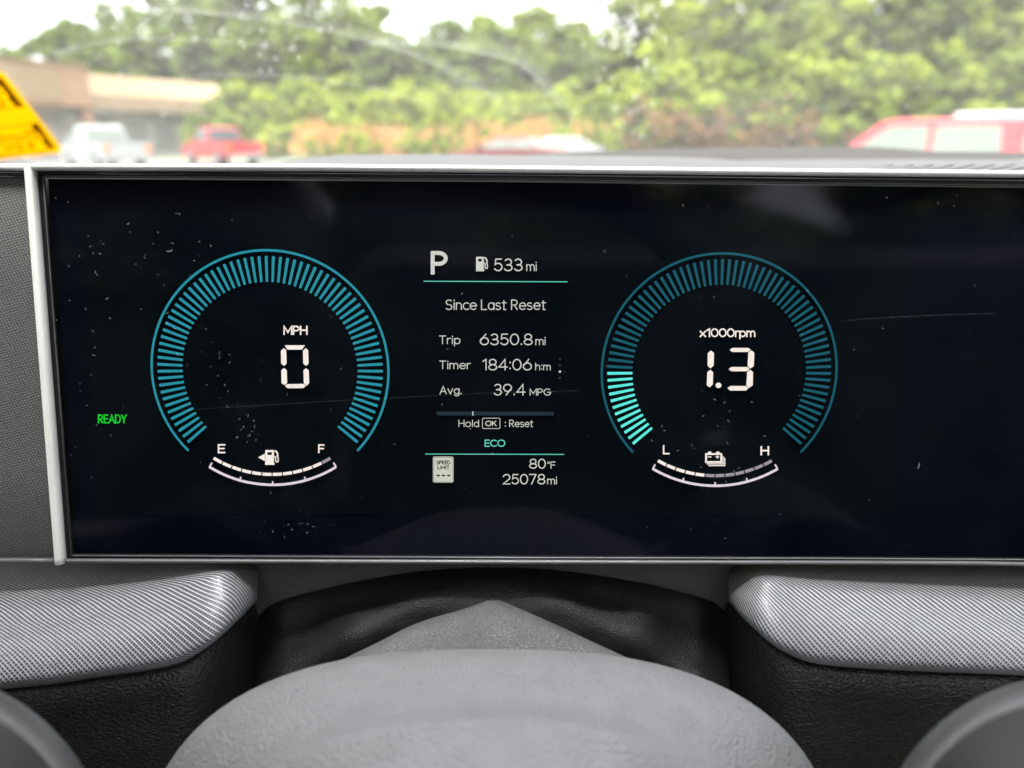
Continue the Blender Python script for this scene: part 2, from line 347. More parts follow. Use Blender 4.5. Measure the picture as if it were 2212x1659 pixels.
# --- trees
def leafquads(rg, c, r, n, s0, s1, flat=1.0):
    q = []
    for _ in range(n):
        d = Vector((rg.gauss(0, 1), rg.gauss(0, 1), rg.gauss(0, 1))).normalized()*(rg.random()**.45)
        p = Vector((c[0]+d.x*r, c[1]+d.y*r, c[2]+d.z*r*flat))
        a = Vector((rg.gauss(0, 1), rg.gauss(0, 1), rg.gauss(0, .6))).normalized(); b = a.cross(Vector((rg.gauss(0, 1), rg.gauss(0, 1), rg.gauss(0, 1)))).normalized()
        s = rg.uniform(s0, s1)
        q.append([p-a*s, p-b*s*.55, p+a*s, p+b*s*.55])
    return q
def crown_quads(rg, H, rx, n_cl, per, s0=.26, s1=.55, base=.25):
    q = []
    for k in range(n_cl):
        h = rg.uniform(base, 1.0); env = math.sin(math.pi*min(1, (h-base+.12)/(1.16-base)))**.7
        a = rg.uniform(0, 2*math.pi); rr = rx*env*math.sqrt(rg.uniform(.15, 1))
        q += leafquads(rg, (math.cos(a)*rr, math.sin(a)*rr, H*h), rg.uniform(.55, 1.15)*rx*.32, per, s0, s1, .75)
    return q
def trunk_obj(rg, H, rad, mat, parent):
    rows = []; x = y = 0
    for i in range(7):
        t = i/6; r = rad*(1-.75*t)*(1.35 if i == 0 else 1)
        rows.append([Vector((x+math.cos(a*math.pi/4)*r, y+math.sin(a*math.pi/4)*r, H*.8*t-.1)) for a in range(8)])
        x += rg.uniform(-.15, .15); y += rg.uniform(-.15, .15)
    v = [p for r in rows for p in r]; f = []
    for i in range(6):
        for j in range(8): f.append((i*8+j, i*8+(j+1) % 8, i*8+8+(j+1) % 8, i*8+8+j))
    for k in range(6):                                           # limbs
        a = rg.uniform(0, 6.28); h0 = H*rg.uniform(.3, .6); p0 = Vector((0, 0, h0)); p1 = p0+Vector((math.cos(a)*H*.2, math.sin(a)*H*.2, H*.2))
        n = len(v)
        for p, r in ((p0, rad*.45), (p1, rad*.12)):
            for j in range(4): v.append(p+Vector((math.cos(j*1.571)*r, math.sin(j*1.571)*r, 0)))
        for j in range(4): f.append((n+j, n+(j+1) % 4, n+4+(j+1) % 4, n+4+j))
    return mesh_obj('trunk', v, f, mat, parent, True, world=False)
M['bark'] = plain('bark', (.10, .08, .06), .95, 0, .3, 6, .6, 20)
LM = [leaf_mat('leaf_dark_green', (.092, .130, .024), (.155, .205, .036)),
      leaf_mat('leaf_mid_green', (.155, .205, .030), (.235, .290, .050)),
      leaf_mat('leaf_yellow_green', (.200, .255, .028), (.350, .390, .060)),
      leaf_mat('leaf_olive', (.075, .080, .025), (.160, .150, .045))]
LM_STRAW = leaf_mat('dry_grass_straw', (.40, .235, .085), (.62, .40, .16), .9)
LM_RUST = leaf_mat('rusty_brush', (.14, .085, .035), (.28, .17, .07), .6)
def tree(name, px, pytop, Y, rx, mi, label, seed, ncl=46, per=60, base=.2):
    top = at(px, pytop, Y); z0 = ground_z(top.x, Y); H = top.z-z0
    rg = random.Random(seed); t = empty(name, (top.x, Y, z0), rg.uniform(0, 6)); tag(t, label, 'tree', 'trees behind the parking lot')
    trunk_obj(rg, H, .05+H*.016, M['bark'], t)
    vstack_mesh('crown', crown_quads(rg, H*.97, rx, ncl, per, base=base), LM[mi], t)
    return t
TREES = [
 ('broadleaf_tree', 20, 108, 86, 3.6, 0, 'small dark tree at the far left edge of the skyline'),
 ('broadleaf_tree', 92, 62, 88, 3.8, 0, 'rounded dark tree above the brick parapet left of the tall clump'),
 ('broadleaf_tree', 165, 46, 84, 4.0, 0, 'dark tree rising behind the shop sign panel'),
 ('broadleaf_tree', 245, 2, 84, 4.6, 0, 'tall dark tree above the left half of the tan shop roof'),
 ('broadleaf_tree', 370, -45, 82, 5.4, 0, 'tallest dark tree standing behind the right half of the shop roof'),
 ('broadleaf_tree', 520, -60, 80, 5.6, 0, 'broad dark tree to the right of the shop, beyond the red pickup'),
 ('broadleaf_tree', 690, -50, 78, 5.6, 1, 'broad green tree at the left of the first sky gap'),
 ('broadleaf_tree', 800, 10, 80, 3.4, 1, 'slimmer green tree sloping down into the first sky gap'),
 ('broadleaf_tree', 965, 48, 90, 4.4, 0, 'low rounded tree at the right of the first sky gap'),
 ('broadleaf_tree', 1060, 38, 92, 4.8, 1, 'rounded pale tree in the middle of the skyline'),
 ('broadleaf_tree', 1160, 16, 92, 4.8, 1, 'pointed pale tree just left of the second sky gap'),
 ('broadleaf_tree', 1240, 48, 92, 4.0, 1, 'low tree falling away into the second sky gap'),
 ('broadleaf_tree', 1370, -40, 70, 3.6, 1, 'loose tall tree at the right of the second sky gap'),
 ('broadleaf_tree', 1520, -110, 66, 4.8, 2, 'tall yellow green tree right of the middle of the photo'),
 ('broadleaf_tree', 1700, -130, 64, 5.0, 1, 'tall mid green tree left of the red sport utility roof'),
 ('broadleaf_tree', 1890, -120, 62, 5.0, 2, 'tall yellow green tree above the windscreen of the red sport utility'),
 ('broadleaf_tree', 2060, -130, 62, 5.0, 1, 'tall green tree above the roof rail of the red sport utility'),
 ('broadleaf_tree', 2220, -130, 60, 5.0, 2, 'tall bright tree cut by the right edge of the photo'),
]
for i, (nm, px, py, Y, rx, mi, lab) in enumerate(TREES):
    tree(nm, px, py, Y, rx, mi, lab, 100+i, ncl=44 if rx < 4 else 66, per=64)
# the wood behind and the thicket in front read as one mass each
rg = random.Random(5); q0 = []; q1 = []; q2 = []
for k in range(190):
    px = rg.uniform(300, 2500) if k < 120 else rg.uniform(1360, 2500); Y = rg.uniform(70, 96)
    topy = lerp_pts([(330, 70), (450, 20), (780, 40), (900, 92), (1000, 62), (1250, 66), (1290, 95), (1400, 10), (2500, -60)], px) + rg.uniform(0, 70)
    p = at(px, topy, Y); z0 = ground_z(p.x, Y)
    for q in crown_quads(rg, max(2, p.z-z0), rg.uniform(2, 3.6), 22, 46, .35, .75, .05): q0.append([v+Vector((p.x, Y, z0)) for v in q])
o = vstack_mesh('woodland', q0, LM[0]); tag(o, 'dark green wood filling the background behind the lot', 'woodland', kind='stuff')
for k in range(260):
    px = rg.uniform(430, 2500); Y = rg.uniform(50, 66)
    topy = lerp_pts([(430, 200), (560, 150), (900, 170), (1150, 200), (1300, 150), (1500, 110), (2500, 60)], px) + rg.uniform(0, 110)
    p = at(px, topy, Y); z0 = ground_z(p.x, Y); h = max(.6, p.z-z0)
    (q1 if rg.random() < .6 else q2).extend([[v+Vector((p.x, Y, z0)) for v in q] for q in crown_quads(rg, h, min(2.4, .5+h*.35), 12, 42, .2, .42, .0)])
for k in range(34):
    px = rg.choice([rg.uniform(560, 680), rg.uniform(755, 800), rg.uniform(895, 1040), rg.uniform(1180, 1240), rg.uniform(1290, 1360), rg.uniform(600, 1350)]); Y = rg.uniform(45.2, 47)
    p = at(px, rg.uniform(255, 305), Y); z0 = ground_z(p.x, Y); h = max(.5, p.z-z0)
    q1.extend([[v+Vector((p.x, Y, z0)) for v in q] for q in crown_quads(rg, h, .9, 8, 36, .12, .26, .0)])
o = vstack_mesh('undergrowth', q1, LM[2]); tag(o, 'bright yellow green thicket along the edge of the wood', 'undergrowth', kind='stuff')
o = vstack_mesh('undergrowth', q2, LM[1]); tag(o, 'mid green brush mixed through the bright thicket', 'undergrowth', kind='stuff')
q = []
for (x0, x1, y0, y1, n) in ((670, 760, 240, 300, 9), (790, 900, 245, 300, 12), (930, 975, 262, 300, 5), (1040, 1180, 236, 292, 14), (1235, 1290, 245, 292, 5), (590, 640, 262, 320, 3), (1000, 1300, 292, 325, 8), (680, 990, 290, 325, 10)):
    for k in range(n):
        px = rg.uniform(x0, x1); Y = rg.uniform(47.5, 50); p = at(px, rg.uniform(y0, y1), Y); z0 = ground_z(p.x, Y); h = max(.4, p.z-z0)
        for j in range(90):
            a = rg.uniform(0, 6.28); b = Vector((p.x+rg.gauss(0, .55), Y+rg.gauss(0, .5), z0)); t = b+Vector((math.cos(a)*.3, math.sin(a)*.3, h*rg.uniform(.5, 1))); s = Vector((rg.uniform(.03, .06), 0, 0))
            m_ = (b+t)/2+Vector((0, 0, h*.08)); q.append([b-s, b+s, m_+s*1.8, t, m_-s*1.8])
o = vstack_mesh('dry_grass', q, LM_STRAW); tag(o, 'tall orange straw coloured grass on the bank', 'grass', kind='stuff')
q = []
for k in range(26):
    px = rg.choice([rg.uniform(1480, 1640), rg.uniform(1500, 1900), rg.uniform(1320, 1500)]); Y = rg.uniform(47, 50); p = at(px, rg.uniform(200, 290), Y); z0 = ground_z(p.x, Y)
    q += [[v+Vector((p.x, Y, z0)) for v in qq] for qq in crown_quads(rg, max(.6, p.z-z0), 1.2, 8, 34, .1, .22, .05)]
o = vstack_mesh('rusty_brush', q, LM_RUST); tag(o, 'rust brown brush on the bank left of the red sport utility', 'brush', kind='stuff')
q = []
for k in range(170):                                              # unseen wood, added to darken the display reflections and block light from behind
    a = R(rg.uniform(160, 392)); d = rg.uniform(24, 34); p = Vector((math.cos(a)*d, math.sin(a)*d, 0))
    for qq in crown_quads(rg, rg.uniform(9, 14), rg.uniform(2.4, 3.6), 20, 26, .6, 1.2, .0): q.append([v+p for v in qq])
o = vstack_mesh('woodland', q, LM[1]); tag(o, 'unseen green wood added behind the car to darken the reflections', 'woodland', kind='stuff')
lp = empty('light_pole', at(10, 340, 60) - Vector((0, 0, 0))); lp.location.z = 0; tag(lp, 'thin grey pole against the white sky at the left edge', 'pole')
mpole = plain('galvanised', (.4, .41, .42), .5, .5)
bmv = [[Vector((math.cos(k*math.pi/4)*r, math.sin(k*math.pi/4)*r, z)) for k in range(8)] for z, r in ((0, .14), (1, .13), (14, .08))]
mesh_obj('shaft', [p for r in bmv for p in r], [(i*8+j, i*8+(j+1) % 8, i*8+8+(j+1) % 8, i*8+8+j) for i in range(2) for j in range(8)], mpole, lp, True, world=False)
box('foot_plate', (-.25, -.25, 0), (.25, .25, .05), mpole, lp)

# --- strip-mall shop, front running away to the right
M['cream'] = plain('cream_stucco', (.25, .18, .10), .9, 0, .06, 1.2, .3, 30)
M['tan'] = plain('tan_stucco', (.29, .20, .12), .9, 0, .06, 1.2, .3, 30)
M['brick'] = plain('brown_brick', (.30, .175, .10), .9, 0, .25, 9, .5, 14)
M['shopgrey'] = plain('shop_wall_grey', (.48, .47, .42), .85, 0, .08, 1)
M['shopglass'] = plain('shop_glass', (.30, .30, .28), .25, 0, .1, spec=.3)
A = at(158, 166, 56); B = at(482, 190, 68)
ang = math.atan2(B.y-A.y, B.x-A.x); L = math.hypot(B.x-A.x, B.y-A.y)
shop = empty('shop_building', (A.x, A.y, 0), ang); tag(shop, 'tan strip shop with sloped fascia and brick end tower', 'building')
eave, top = 3.3, 5.8
# local x along the front (away to the right), local -y is the lot side
box('wall', (-9, .9, 0), (L-.7, 13, eave+.3), M['shopgrey'], shop)
prof = [(-1.2, eave), (-1.2, eave+1.05), (-.95, eave+1.12), (-.1, top-.12), (.1, top), (6, top), (6, eave)]
v = []; f = []
for i, x in enumerate((0, L-.9, L-.25, L)):
    for (y, z) in prof:
        k = (0, 0, .35, .95)[i]; v.append(Vector((x, y+k*.9*(1 if y < 3 else 0), z if z < eave+.9 else z-k*.75*(z-eave-.9)*.45)))
n = len(prof)
for i in range(3):
    for j in range(n): f.append((i*n+j, i*n+(j+1) % n, i*n+n+(j+1) % n, i*n+n+j))
f += [tuple(range(n)), tuple(range(3*n, 4*n))[::-1]]
fas = mesh_obj('fascia', v, f, M['cream'], shop, True, world=False)
box('lower_band', (.0, -1.26, eave+.02), (L-.3, -1.202, eave+1.0), M['tan'], shop, .01)
box('soffit', (0, -1.15, eave-.08), (L-.5, .9, eave-.003), M['shopgrey'], shop)
box('tower', (-9, -2.1, eave+.1), (-.25, 4, 6.1), M['brick'], shop, .03)
box('sign_panel', (-9, -2.16, eave+.5), (-2.4, -2.103, 5.8), M['cream'], shop, .01)
box('coping', (-9.1, -2.2, 6.103), (-.15, 4.1, 6.22), M['tan'], shop, .02)
for x in (-5.2, -.9): box('column', (x, -1.9, 0), (x+.65, -1.2, eave+.097), M['brick'], shop, .01)
for i in range(4): 
    x = 1.2+i*2.7
    if x+2 > L-.8: break
    wd = box('window', (x, .86, .5), (x+2.1, .895, 2.7), M['shopglass'], shop); fr = box('frame', (x-.06, .82, .44), (x+2.16, .858, .5), M['tan'], wd); box('mullion', (x+1.02, .82, .503), (x+1.1, .858, 2.7), M['tan'], wd)

# --- vehicles
def car_paint(name, col): return plain(name, col, .35, 0, .04, 3, coat=.6)
M['tyre'] = plain('tyre', (.02, .02, .02), .9); M['rim'] = plain('alloy_rim', (.5, .5, .5), .35, .8, .1)
M['cglass'] = plain('car_glass', (.05, .06, .06), .12, 0, .1, spec=.3); M['pglass'] = plain('pale_car_glass', (.17, .20, .17), .15, 0, .08, spec=.2)
M['lamp'] = plain('clear_lamp', (.8, .8, .78), .15); M['tail'] = plain('red_lamp', (.5, .04, .02), .2); M['amber'] = plain('amber_lamp', (.8, .2, .03), .2); M['chrome'] = plain('chrome', (.7, .7, .7), .15, .9, .05)
def loft_y(name, prof_sets, mat, parent, smooth=False):
    """prof_sets: list of (y, [(x,z)...])"""
    n = len(prof_sets[0][1]); v = [Vector((x, y, z)) for y, pr in prof_sets for x, z in pr]; f = []
    for i in range(len(prof_sets)-1):
        for j in range(n): f.append((i*n+j, i*n+(j+1) % n, i*n+n+(j+1) % n, i*n+n+j))
    f += [tuple(range(n))[::-1], tuple(range((len(prof_sets)-1)*n, len(prof_sets)*n))]
    o = mesh_obj(name, v, f, mat, parent, smooth, world=False)
    bv = o.modifiers.new('b', 'BEVEL'); bv.width = .03; bv.segments = 2; bv.limit_method = 'ANGLE'
    return o
def wheel(x, y, r, parent):
    t = empty_part = None
    def cyl(name, r0, w_, mat, par, yy):
        rows = [[Vector((math.cos(a*math.pi/10)*rr, dy, math.sin(a*math.pi/10)*rr)) for a in range(20)] for dy, rr in ((-w_/2, r0*.86), (-w_/2+.02, r0), (w_/2-.02, r0), (w_/2, r0*.86))]
        v = [p+Vector((x, yy, r)) for rw in rows for p in rw]; f = [(i*20+j, i*20+(j+1) % 20, i*20+20+(j+1) % 20, i*20+20+j) for i in range(3) for j in range(20)] + [tuple(range(19, -1, -1)), tuple(range(60, 80))]
        return mesh_obj(name, v, f, mat, par, False, world=False)
    ty = cyl('wheel', r, .24, M['tyre'], parent, y); cyl('rim', r*.62, .26, M['rim'], ty, y)
def panel(name, pts, mat, parent, th=.02):
    """a pane from four corner points, given thickness along its normal"""
    a = [Vector(p) for p in pts]; n = (a[1]-a[0]).cross(a[2]-a[0]).normalized()*th
    v = a+[p-n for p in a]; k = len(a); f = [tuple(range(k)), tuple(range(2*k-1, k-1, -1))]+[(i, i+k, (i+1) % k+k, (i+1) % k) for i in range(k)]
    return mesh_obj(name, v, f, mat, parent, world=False)
def vehicle(name, label, cat, loc, rz, paint, kind, glass=None, rack=False):
    """front towards +x"""
    t = empty(name, loc, rz); tag(t, label, cat, 'vehicles parked outside'); gl = glass or M['cglass']
    if kind == 'pickup':
        Ln, W, belt, roof = 5.5, 1.92, 1.18, 1.84
        low = [(-2.75, .5), (-2.75, 1.15), (-.62, 1.17), (-.62, belt), (1.05, belt), (1.25, 1.15), (2.45, 1.02), (2.72, .9), (2.75, .45), (2.2, .38), (-2.2, .42)]
        cab = [(-.62, belt-.03), (-.50, roof-.04), (-.3, roof), (.45, roof), (1.18, belt-.03)]; wb = (-1.55, 1.72); wr = .39
    elif kind == 'suv':
        Ln, W, belt, roof = 4.8, 1.9, 1.12, 1.83
        low = [(-2.4, .5), (-2.42, .95), (-2.38, belt), (1.0, belt), (1.2, 1.1), (2.2, 1.0), (2.38, .85), (2.4, .45), (2.0, .36), (-2.0, .36)]
        cab = [(-2.36, belt-.03), (-2.2, roof-.12), (-2.0, roof), (.25, roof), (.5, roof-.05), (1.2, belt-.03)]; wb = (-1.4, 1.45); wr = .37
    else:
        Ln, W, belt, roof = 4.7, 1.82, .98, 1.48
        low = [(-2.3, .45), (-2.35, .85), (-2.2, belt), (-1.5, belt+.02), (.9, belt), (1.1, .95), (2.1, .8), (2.33, .65), (2.35, .35), (2.0, .28), (-2.0, .28)]
        cab = [(-1.85, belt-.03), (-1.1, roof-.06), (-.8, roof), (.0, roof), (.25, roof-.04), (1.15, belt-.03)]; wb = (-1.4, 1.38); wr = .33
    h = W/2
    loft_y('body', [(-h, [(x*.985, z) for x, z in low]), (-h*.93, low), (h*.93, low), (h, [(x*.985, z) for x, z in low])], paint, t)
    ins = lambda k: [(x, z) for x, z in cab]
    zt = max(z for x, z in cab)
    v = []; nC = len(cab)
    for s in (-1, 1):
        for x, z in cab: v.append(Vector((x, s*(h*.96-(z-belt)*.22), z)))
    f = [tuple(range(nC))[::-1], tuple(range(nC, 2*nC))]+[(i, (i+1) % nC, nC+(i+1) % nC, nC+i) for i in range(nC)]
    o = mesh_obj('cabin', v, f, paint, t, False, world=False); bv = o.modifiers.new('b', 'BEVEL'); bv.width = .04; bv.segments = 3
    sy = lambda s, z: s*(h*.96-(z-belt)*.22+.012)
    if kind == 'pickup': spans = [(-.50, .12, .0, .03), (.17, .98, .0, .42)]
    elif kind == 'suv': spans = [(-2.2, -1.55, .12, .0), (-1.27, -.30, .05, .0), (-.22, .98, .0, .62)]
    else: spans = [(-1.55, -.5, .5, .0), (-.44, .92, .0, .72)]
    for s in (-1, 1):
        for (x0, x1, d0, d1) in spans:
            z0, z1 = belt+.03, roof-.13
            panel('side_window', [(x0, sy(s, z0), z0), (x1, sy(s, z0), z0), (x1-d1, sy(s, z1), z1), (x0+d0, sy(s, z1), z1)], gl, t, .01*s)
    fx = [p for p in cab if p[0] > 0.3]; (xa, za), (xb, zb) = cab[-2], cab[-1]
    def slope_pane(nm, xa, za, xb, zb, off):
        pts = []
        for k, ss in ((.12, -1), (.12, 1), (.9, 1), (.9, -1)):
            x = xa+(xb-xa)*k; z = za+(zb-za)*k; pts.append((x+off, ss*(h*.96-(z-belt)*.22-.09), z+abs(off)*.5))
        return panel(nm, pts, gl, t, .012)
    slope_pane('windscreen', xa, za, xb, zb, .02); slope_pane('rear_window', cab[1][0], cab[1][1], cab[0][0], cab[0][1], -.02)
    for x in wb:
        for s in (-1, 1): wheel(x, s*(h-.1), wr, t)
    hz = .82 if kind != 'sedan' else .62
    for s in (-1, 1):
        box('headlight', (Ln/2-.12, s*h*.72-.18, hz-.08), (Ln/2+.01, s*h*.72+.18, hz+.09), M['lamp'], t, .02)
        box('tail_light', (-Ln/2-.02, s*h*.86-.09, hz-.1), (-Ln/2+.06, s*h*.86+.09, hz+.25), M['amber'] if kind == 'pickup' else M['tail'], t, .02)
        box('mirror', (.8, s*(h+.1)-.09, belt+.02), (.95, s*(h+.1)+.09, belt+.2), paint, t, .02)
    box('bumper', (Ln/2-.05, -h*.9, .4), (Ln/2+.06, h*.9, .58), M['chrome'] if kind == 'pickup' else paint, t, .03)
    box('rear_bumper', (-Ln/2-.08, -h*.9, .42), (-Ln/2+.03, h*.9, .6), M['chrome'] if kind == 'pickup' else paint, t, .03)
    if kind == 'pickup': box('bed_floor', (-2.66, -h*.84, 1.172), (-.66, h*.84, 1.178), M['tyre'], t)
    if rack:
        for s in (-1, 1):
            box('roof_rail', (-2.05, s*.62-.03, roof+.01), (-.55, s*.62+.03, roof+.10), M['lamp'], t, .02)
            for x in (-1.95, -.75): box('rail_foot', (x, s*.62-.02, roof-.03), (x+.12, s*.62+.02, roof+.015), M['lamp'], t)
    return t
RED = car_paint('red_paint', (.36, .008, .014)); WHITE = car_paint('white_paint', (.31, .32, .31)); MAROON = car_paint('maroon_paint', (.15, .022, .026)); SILVER = car_paint('silver_paint', (.36, .37, .37))
p = at(478, 320, 38); vehicle('pickup_truck', 'red pickup truck at the right end of the tan shop', 'pickup', (p.x, 38, 0), R(135), RED, 'pickup')
p = at(222, 320, 33); vehicle('pickup_truck', 'white pickup truck in front of the shop beside the yellow sticker', 'pickup', (p.x, 33, 0), R(138), WHITE, 'pickup', M['pglass'])
p = at(1095, 320, 30); vehicle('sedan_car', 'dark red sedan roof showing just above the middle of the dash pad', 'car', (p.x, 30, 0), R(160), MAROON, 'sedan', M['pglass']).scale = (.95, .95, .93)
p = at(1200, 320, 36); vehicle('sedan_car', 'pale silver sedan just right of the dark red sedan', 'car', (p.x, 36, 0), R(200), SILVER, 'sedan', M['pglass']).scale = (.95, .95, .92)
p = at(1975, 300, 13.6); suv = vehicle('sport_utility', 'red sport utility vehicle with a white roof rail at the right edge', 'car', (p.x, 13.6, 0), R(150), RED, 'suv', M['pglass'], rack=True); suv.scale = (1.03, 1, .905)

# ================================================================= OWN CAR: CABIN SHELL
cz = CAM.z
cab = empty('cabin_shell', (.37, -.6, cz-.9)); tag(cab, kind='structure')
M['liner'] = plain('headliner', (.36, .34, .31), .95, 0, .06, 40); M['door'] = plain('door_card', (.03, .03, .03), .7, 0, .1, 30); M['carpet'] = plain('carpet', (.03, .03, .03), .95, 0, .3, 200)
XL, XR, zr, zb = -.60, 1.34, cz+.34, cz-.20
def cb(name, lo, hi, mat): return box(name, lo, hi, mat, cab, world=True)
yw = WS_Y-(zr-cz-WS_Z)/WS_T
cb('roof_front', (XL, -.12, zr), (XR, yw+.01, zr+.04), M['liner']); cb('roof_rear', (XL, -2.3, zr), (XR, -1.0, zr+.04), M['liner'])
cb('roof_left', (XL, -1.0, zr), (-.35, -.12, zr+.04), M['liner']); cb('roof_right', (1.09, -1.0, zr), (XR, -.12, zr+.04), M['liner'])
for x0, x1 in ((XL-.06, XL), (XR, XR+.06)):
    cb('door_panel', (x0, -2.3, cz-.9), (x1, .95, zb), M['door'])
    cb('roof_rail', (x0, -2.3, zr-.10), (x1, .28, zr+.04), M['liner'])
    for y0, y1 in ((-.42, -.26), (-1.45, -1.3), (-2.3, -2.1)): cb('pillar', (x0, y0, zb), (x1, y1, zr-.10), M['liner'])
cb('tailgate', (XL, -2.36, cz-.9), (XR, -2.3, cz+.02), M['door']); cb('rear_header', (XL, -2.36, cz+.26), (XR, -2.3, zr), M['liner'])
cb('floor_pan', (XL, -2.3, cz-.96), (XR, .95, cz-.9), M['carpet']); cb('firewall', (XL, .95, cz-.96), (XR, 1.0, cz-.12), M['door'])
for x, nm in ((XL-.03, 'a_pillar'), (XR+.03, 'a_pillar')):
    bar_along('windscreen_pillar', [Vector((x, WS_Y+.02, cz+WS_Z-.02)), Vector((x, yw, zr))], .05, .05, Vector((1, 0, 0)), Vector((0, WS_T, 1)).normalized(), M['liner'], cab)
rows = [[Vector((XL-.1+(XR-XL+.2)*i/16, y, cz+z-.10*abs(i/8-1)**3)) for i in range(17)] for y, z in ((1.02, -.15), (1.3, -.19), (1.7, -.25), (1.95, -.32), (2.05, -.42), (2.08, -.6))]
grid_obj('bonnet', rows, plain('bonnet_paint', (.20, .21, .22), .3, .3, .04, 3, coat=.5), cab, True)
M['seat'] = leather('seat_leather', (.05, .047, .043), .003, .5, .4)
for nm, x0, lab in (('driver_seat', 0, 'dark leather front seat facing the steering wheel'), ('passenger_seat', .74, 'dark leather front seat on the passenger side')):
    st = empty(nm, (x0, -.55, cz-.9)); tag(st, lab, 'seat')
    def sbox(n_, lo, hi, bv): return box(n_, lo, hi, M['seat'], st, bv)
    sbox('cushion', (-.26, -.35, .2), (.26, .25, .38), .05)
    b_ = sbox('backrest', (-.25, -.5, .38), (.25, -.36, .82), .05); sbox('headrest', (-.13, -.5, .86), (.13, -.4, 1.04), .04)
    for x in (-.05, .05): box('headrest_post', (x-.006, -.456, .80), (x+.006, -.444, .87), M['darkmetal'], st)

# ================================================================= WINDSHIELD AND STICKER
ws = empty('windshield', (0.37, WS_Y, cz+WS_Z)); tag(ws, 'dusty wiper streaked windshield behind the dash', 'windshield')
def wsp(x, y): return Vector((x, y, cz+WS_Z+(WS_Y-y)*WS_T))
nW = Vector((0, WS_T, 1)).normalized()
corn = [wsp(XL, WS_Y), wsp(XR, WS_Y), wsp(XR, yw), wsp(XL, yw)]
mesh_obj('glass', corn, [(0, 1, 2, 3)], M['windshield'], ws)
def smear(pts, width, off, k=26):
    pts = smooth_pts(pts, 8); rows = [[], []]; n = len(pts); uv = [[], []]
    for i, (x, y) in enumerate(pts):
        x2, y2 = pts[min(i+1, n-1)]; x1, y1 = pts[max(i-1, 0)]; dx, dy = x2-x1, y2-y1; l = math.hypot(dx, dy) or 1
        nx, ny = dy/l, -dx/l
        wd = .85*width*(.5+.5*math.sin(math.pi*min(1, .15+i/n)))
        rows[0].append(WS(x, y, off)); rows[1].append(WS(x+nx*wd, y+ny*wd, off)); uv[0].append((i/n, 0.)); uv[1].append((i/n, 1.))
    return grid_obj('wiper_smear', rows, M['smear'], ws, True, uvf=lambda i, j: uv[i][j])
smear([(150, 42), (260, 26), (393, 27), (581, 46), (756, 80), (907, 126), (1044, 198), (1130, 252)], 46, .0010)
smear([(90, 120), (239, 88), (359, 84), (520, 92), (640, 110)], 14, .0014)
smear([(342, 171), (478, 161), (649, 166), (821, 193), (958, 231), (1010, 250)], 12, .0018)
smear([(780, 95), (930, 96), (1078, 122), (1146, 158), (1236, 262)], 60, .0022)
rg = random.Random(21)
def blobs(name, spots, mat, parent, off):
    v, f = [], []
    for (x, y, r, e) in spots:
        n = len(v); k = 9; ph = rg.uniform(0, 6.28)
        for j in range(k):
            a = j*2*math.pi/k; rr = r*rg.uniform(.7, 1.15); dx, dy = math.cos(a)*rr, math.sin(a)*rr*e
            v.append(WS(x+dx, y+dy, off))
        f.append(tuple(range(n, n+k)))
    return mesh_obj(name, v, f, mat, parent)
sp = []
for _ in range(70): sp.append((rg.uniform(200, 860), abs(rg.gauss(0, 70))+4, rg.uniform(1.5, 6), rg.uniform(.8, 1.6)))
for _ in range(120): sp.append((rg.uniform(60, 420), rg.uniform(40, 170), rg.uniform(.8, 2.2), rg.uniform(.4, .8)))
for _ in range(60): sp.append((rg.gauss(1340, 45), rg.uniform(0, 90), rg.uniform(3, 10), rg.uniform(1, 1.7)))  # bright sky sparkles between the leaves, drawn as pale blobs on the glass
for _ in range(26): sp.append((1320+rg.gauss(0, 18)+rg.random()*110, rg.uniform(90, 290), rg.uniform(2.5, 7), rg.uniform(1, 1.8)))
for _ in range(40): sp.append((rg.uniform(1100, 2200), rg.uniform(0, 260), rg.uniform(1, 3), rg.uniform(.8, 1.4)))
for (x, y, r) in ((618, 16, 15), (310, 58, 16), (480, 62, 11), (572, 90, 9), (632, 95, 10), (1600, 8, 14)): sp.append((x, y, r, 1.2))
o = blobs('water_spots_and_sparkles', sp, M['spot'], ws, .0036); tag(o, kind='stuff')

# yellow reminder sticker on the glass, printed side out so the writing shows mirrored
def sticker_mat(name, col, alpha=1):
    m, nt = new_mat(name); o = N(nt, 'ShaderNodeOutputMaterial'); d = N(nt, 'ShaderNodeBsdfDiffuse'); t = N(nt, 'ShaderNodeBsdfTranslucent'); mx = N(nt, 'ShaderNodeMixShader'); mx.inputs[0].default_value = .55
    tc = N(nt, 'ShaderNodeTexCoord'); nz = N(nt, 'ShaderNodeTexNoise', Scale=25., Detail=3.0); nt.links.new(tc.outputs['Object'], nz.inputs['Vector'])
    c = mix_col(nt, ramp(nt, nz.outputs[0], [(.3, 0.), (.7, 1.)]), tuple(x*.93 for x in col), col)
    nt.links.new(c, d.inputs[0]); nt.links.new(c, t.inputs[0]); nt.links.new(d.outputs[0], mx.inputs[1]); nt.links.new(t.outputs[0], mx.inputs[2]); nt.links.new(mx.outputs[0], o.inputs[0]); return m
M['yellow'] = sticker_mat('yellow_sticker', (.86, .60, .012)); M['sink'] = sticker_mat('sticker_green_ink', (.16, .12, .012)); M['pen'] = sticker_mat('sticker_pen_ink', (.22, .10, .004)); M['ydot'] = sticker_mat('sticker_dot', (.55, .36, .02))
def zs(x, y): return (x*.1432, 118.8+y*.1432)                 # sticker study grid -> picture grid
st = empty('service_sticker', WS(*zs(0, 900), 0.004)); tag(st, 'yellow sticker with mirrored handwriting on the windshield at the left edge', 'sticker')
def spoly(name, pts, mat, off, par): return mesh_obj(name, [WS(*zs(x, y), off) for x, y in pts], [tuple(range(len(pts)))], mat, par)
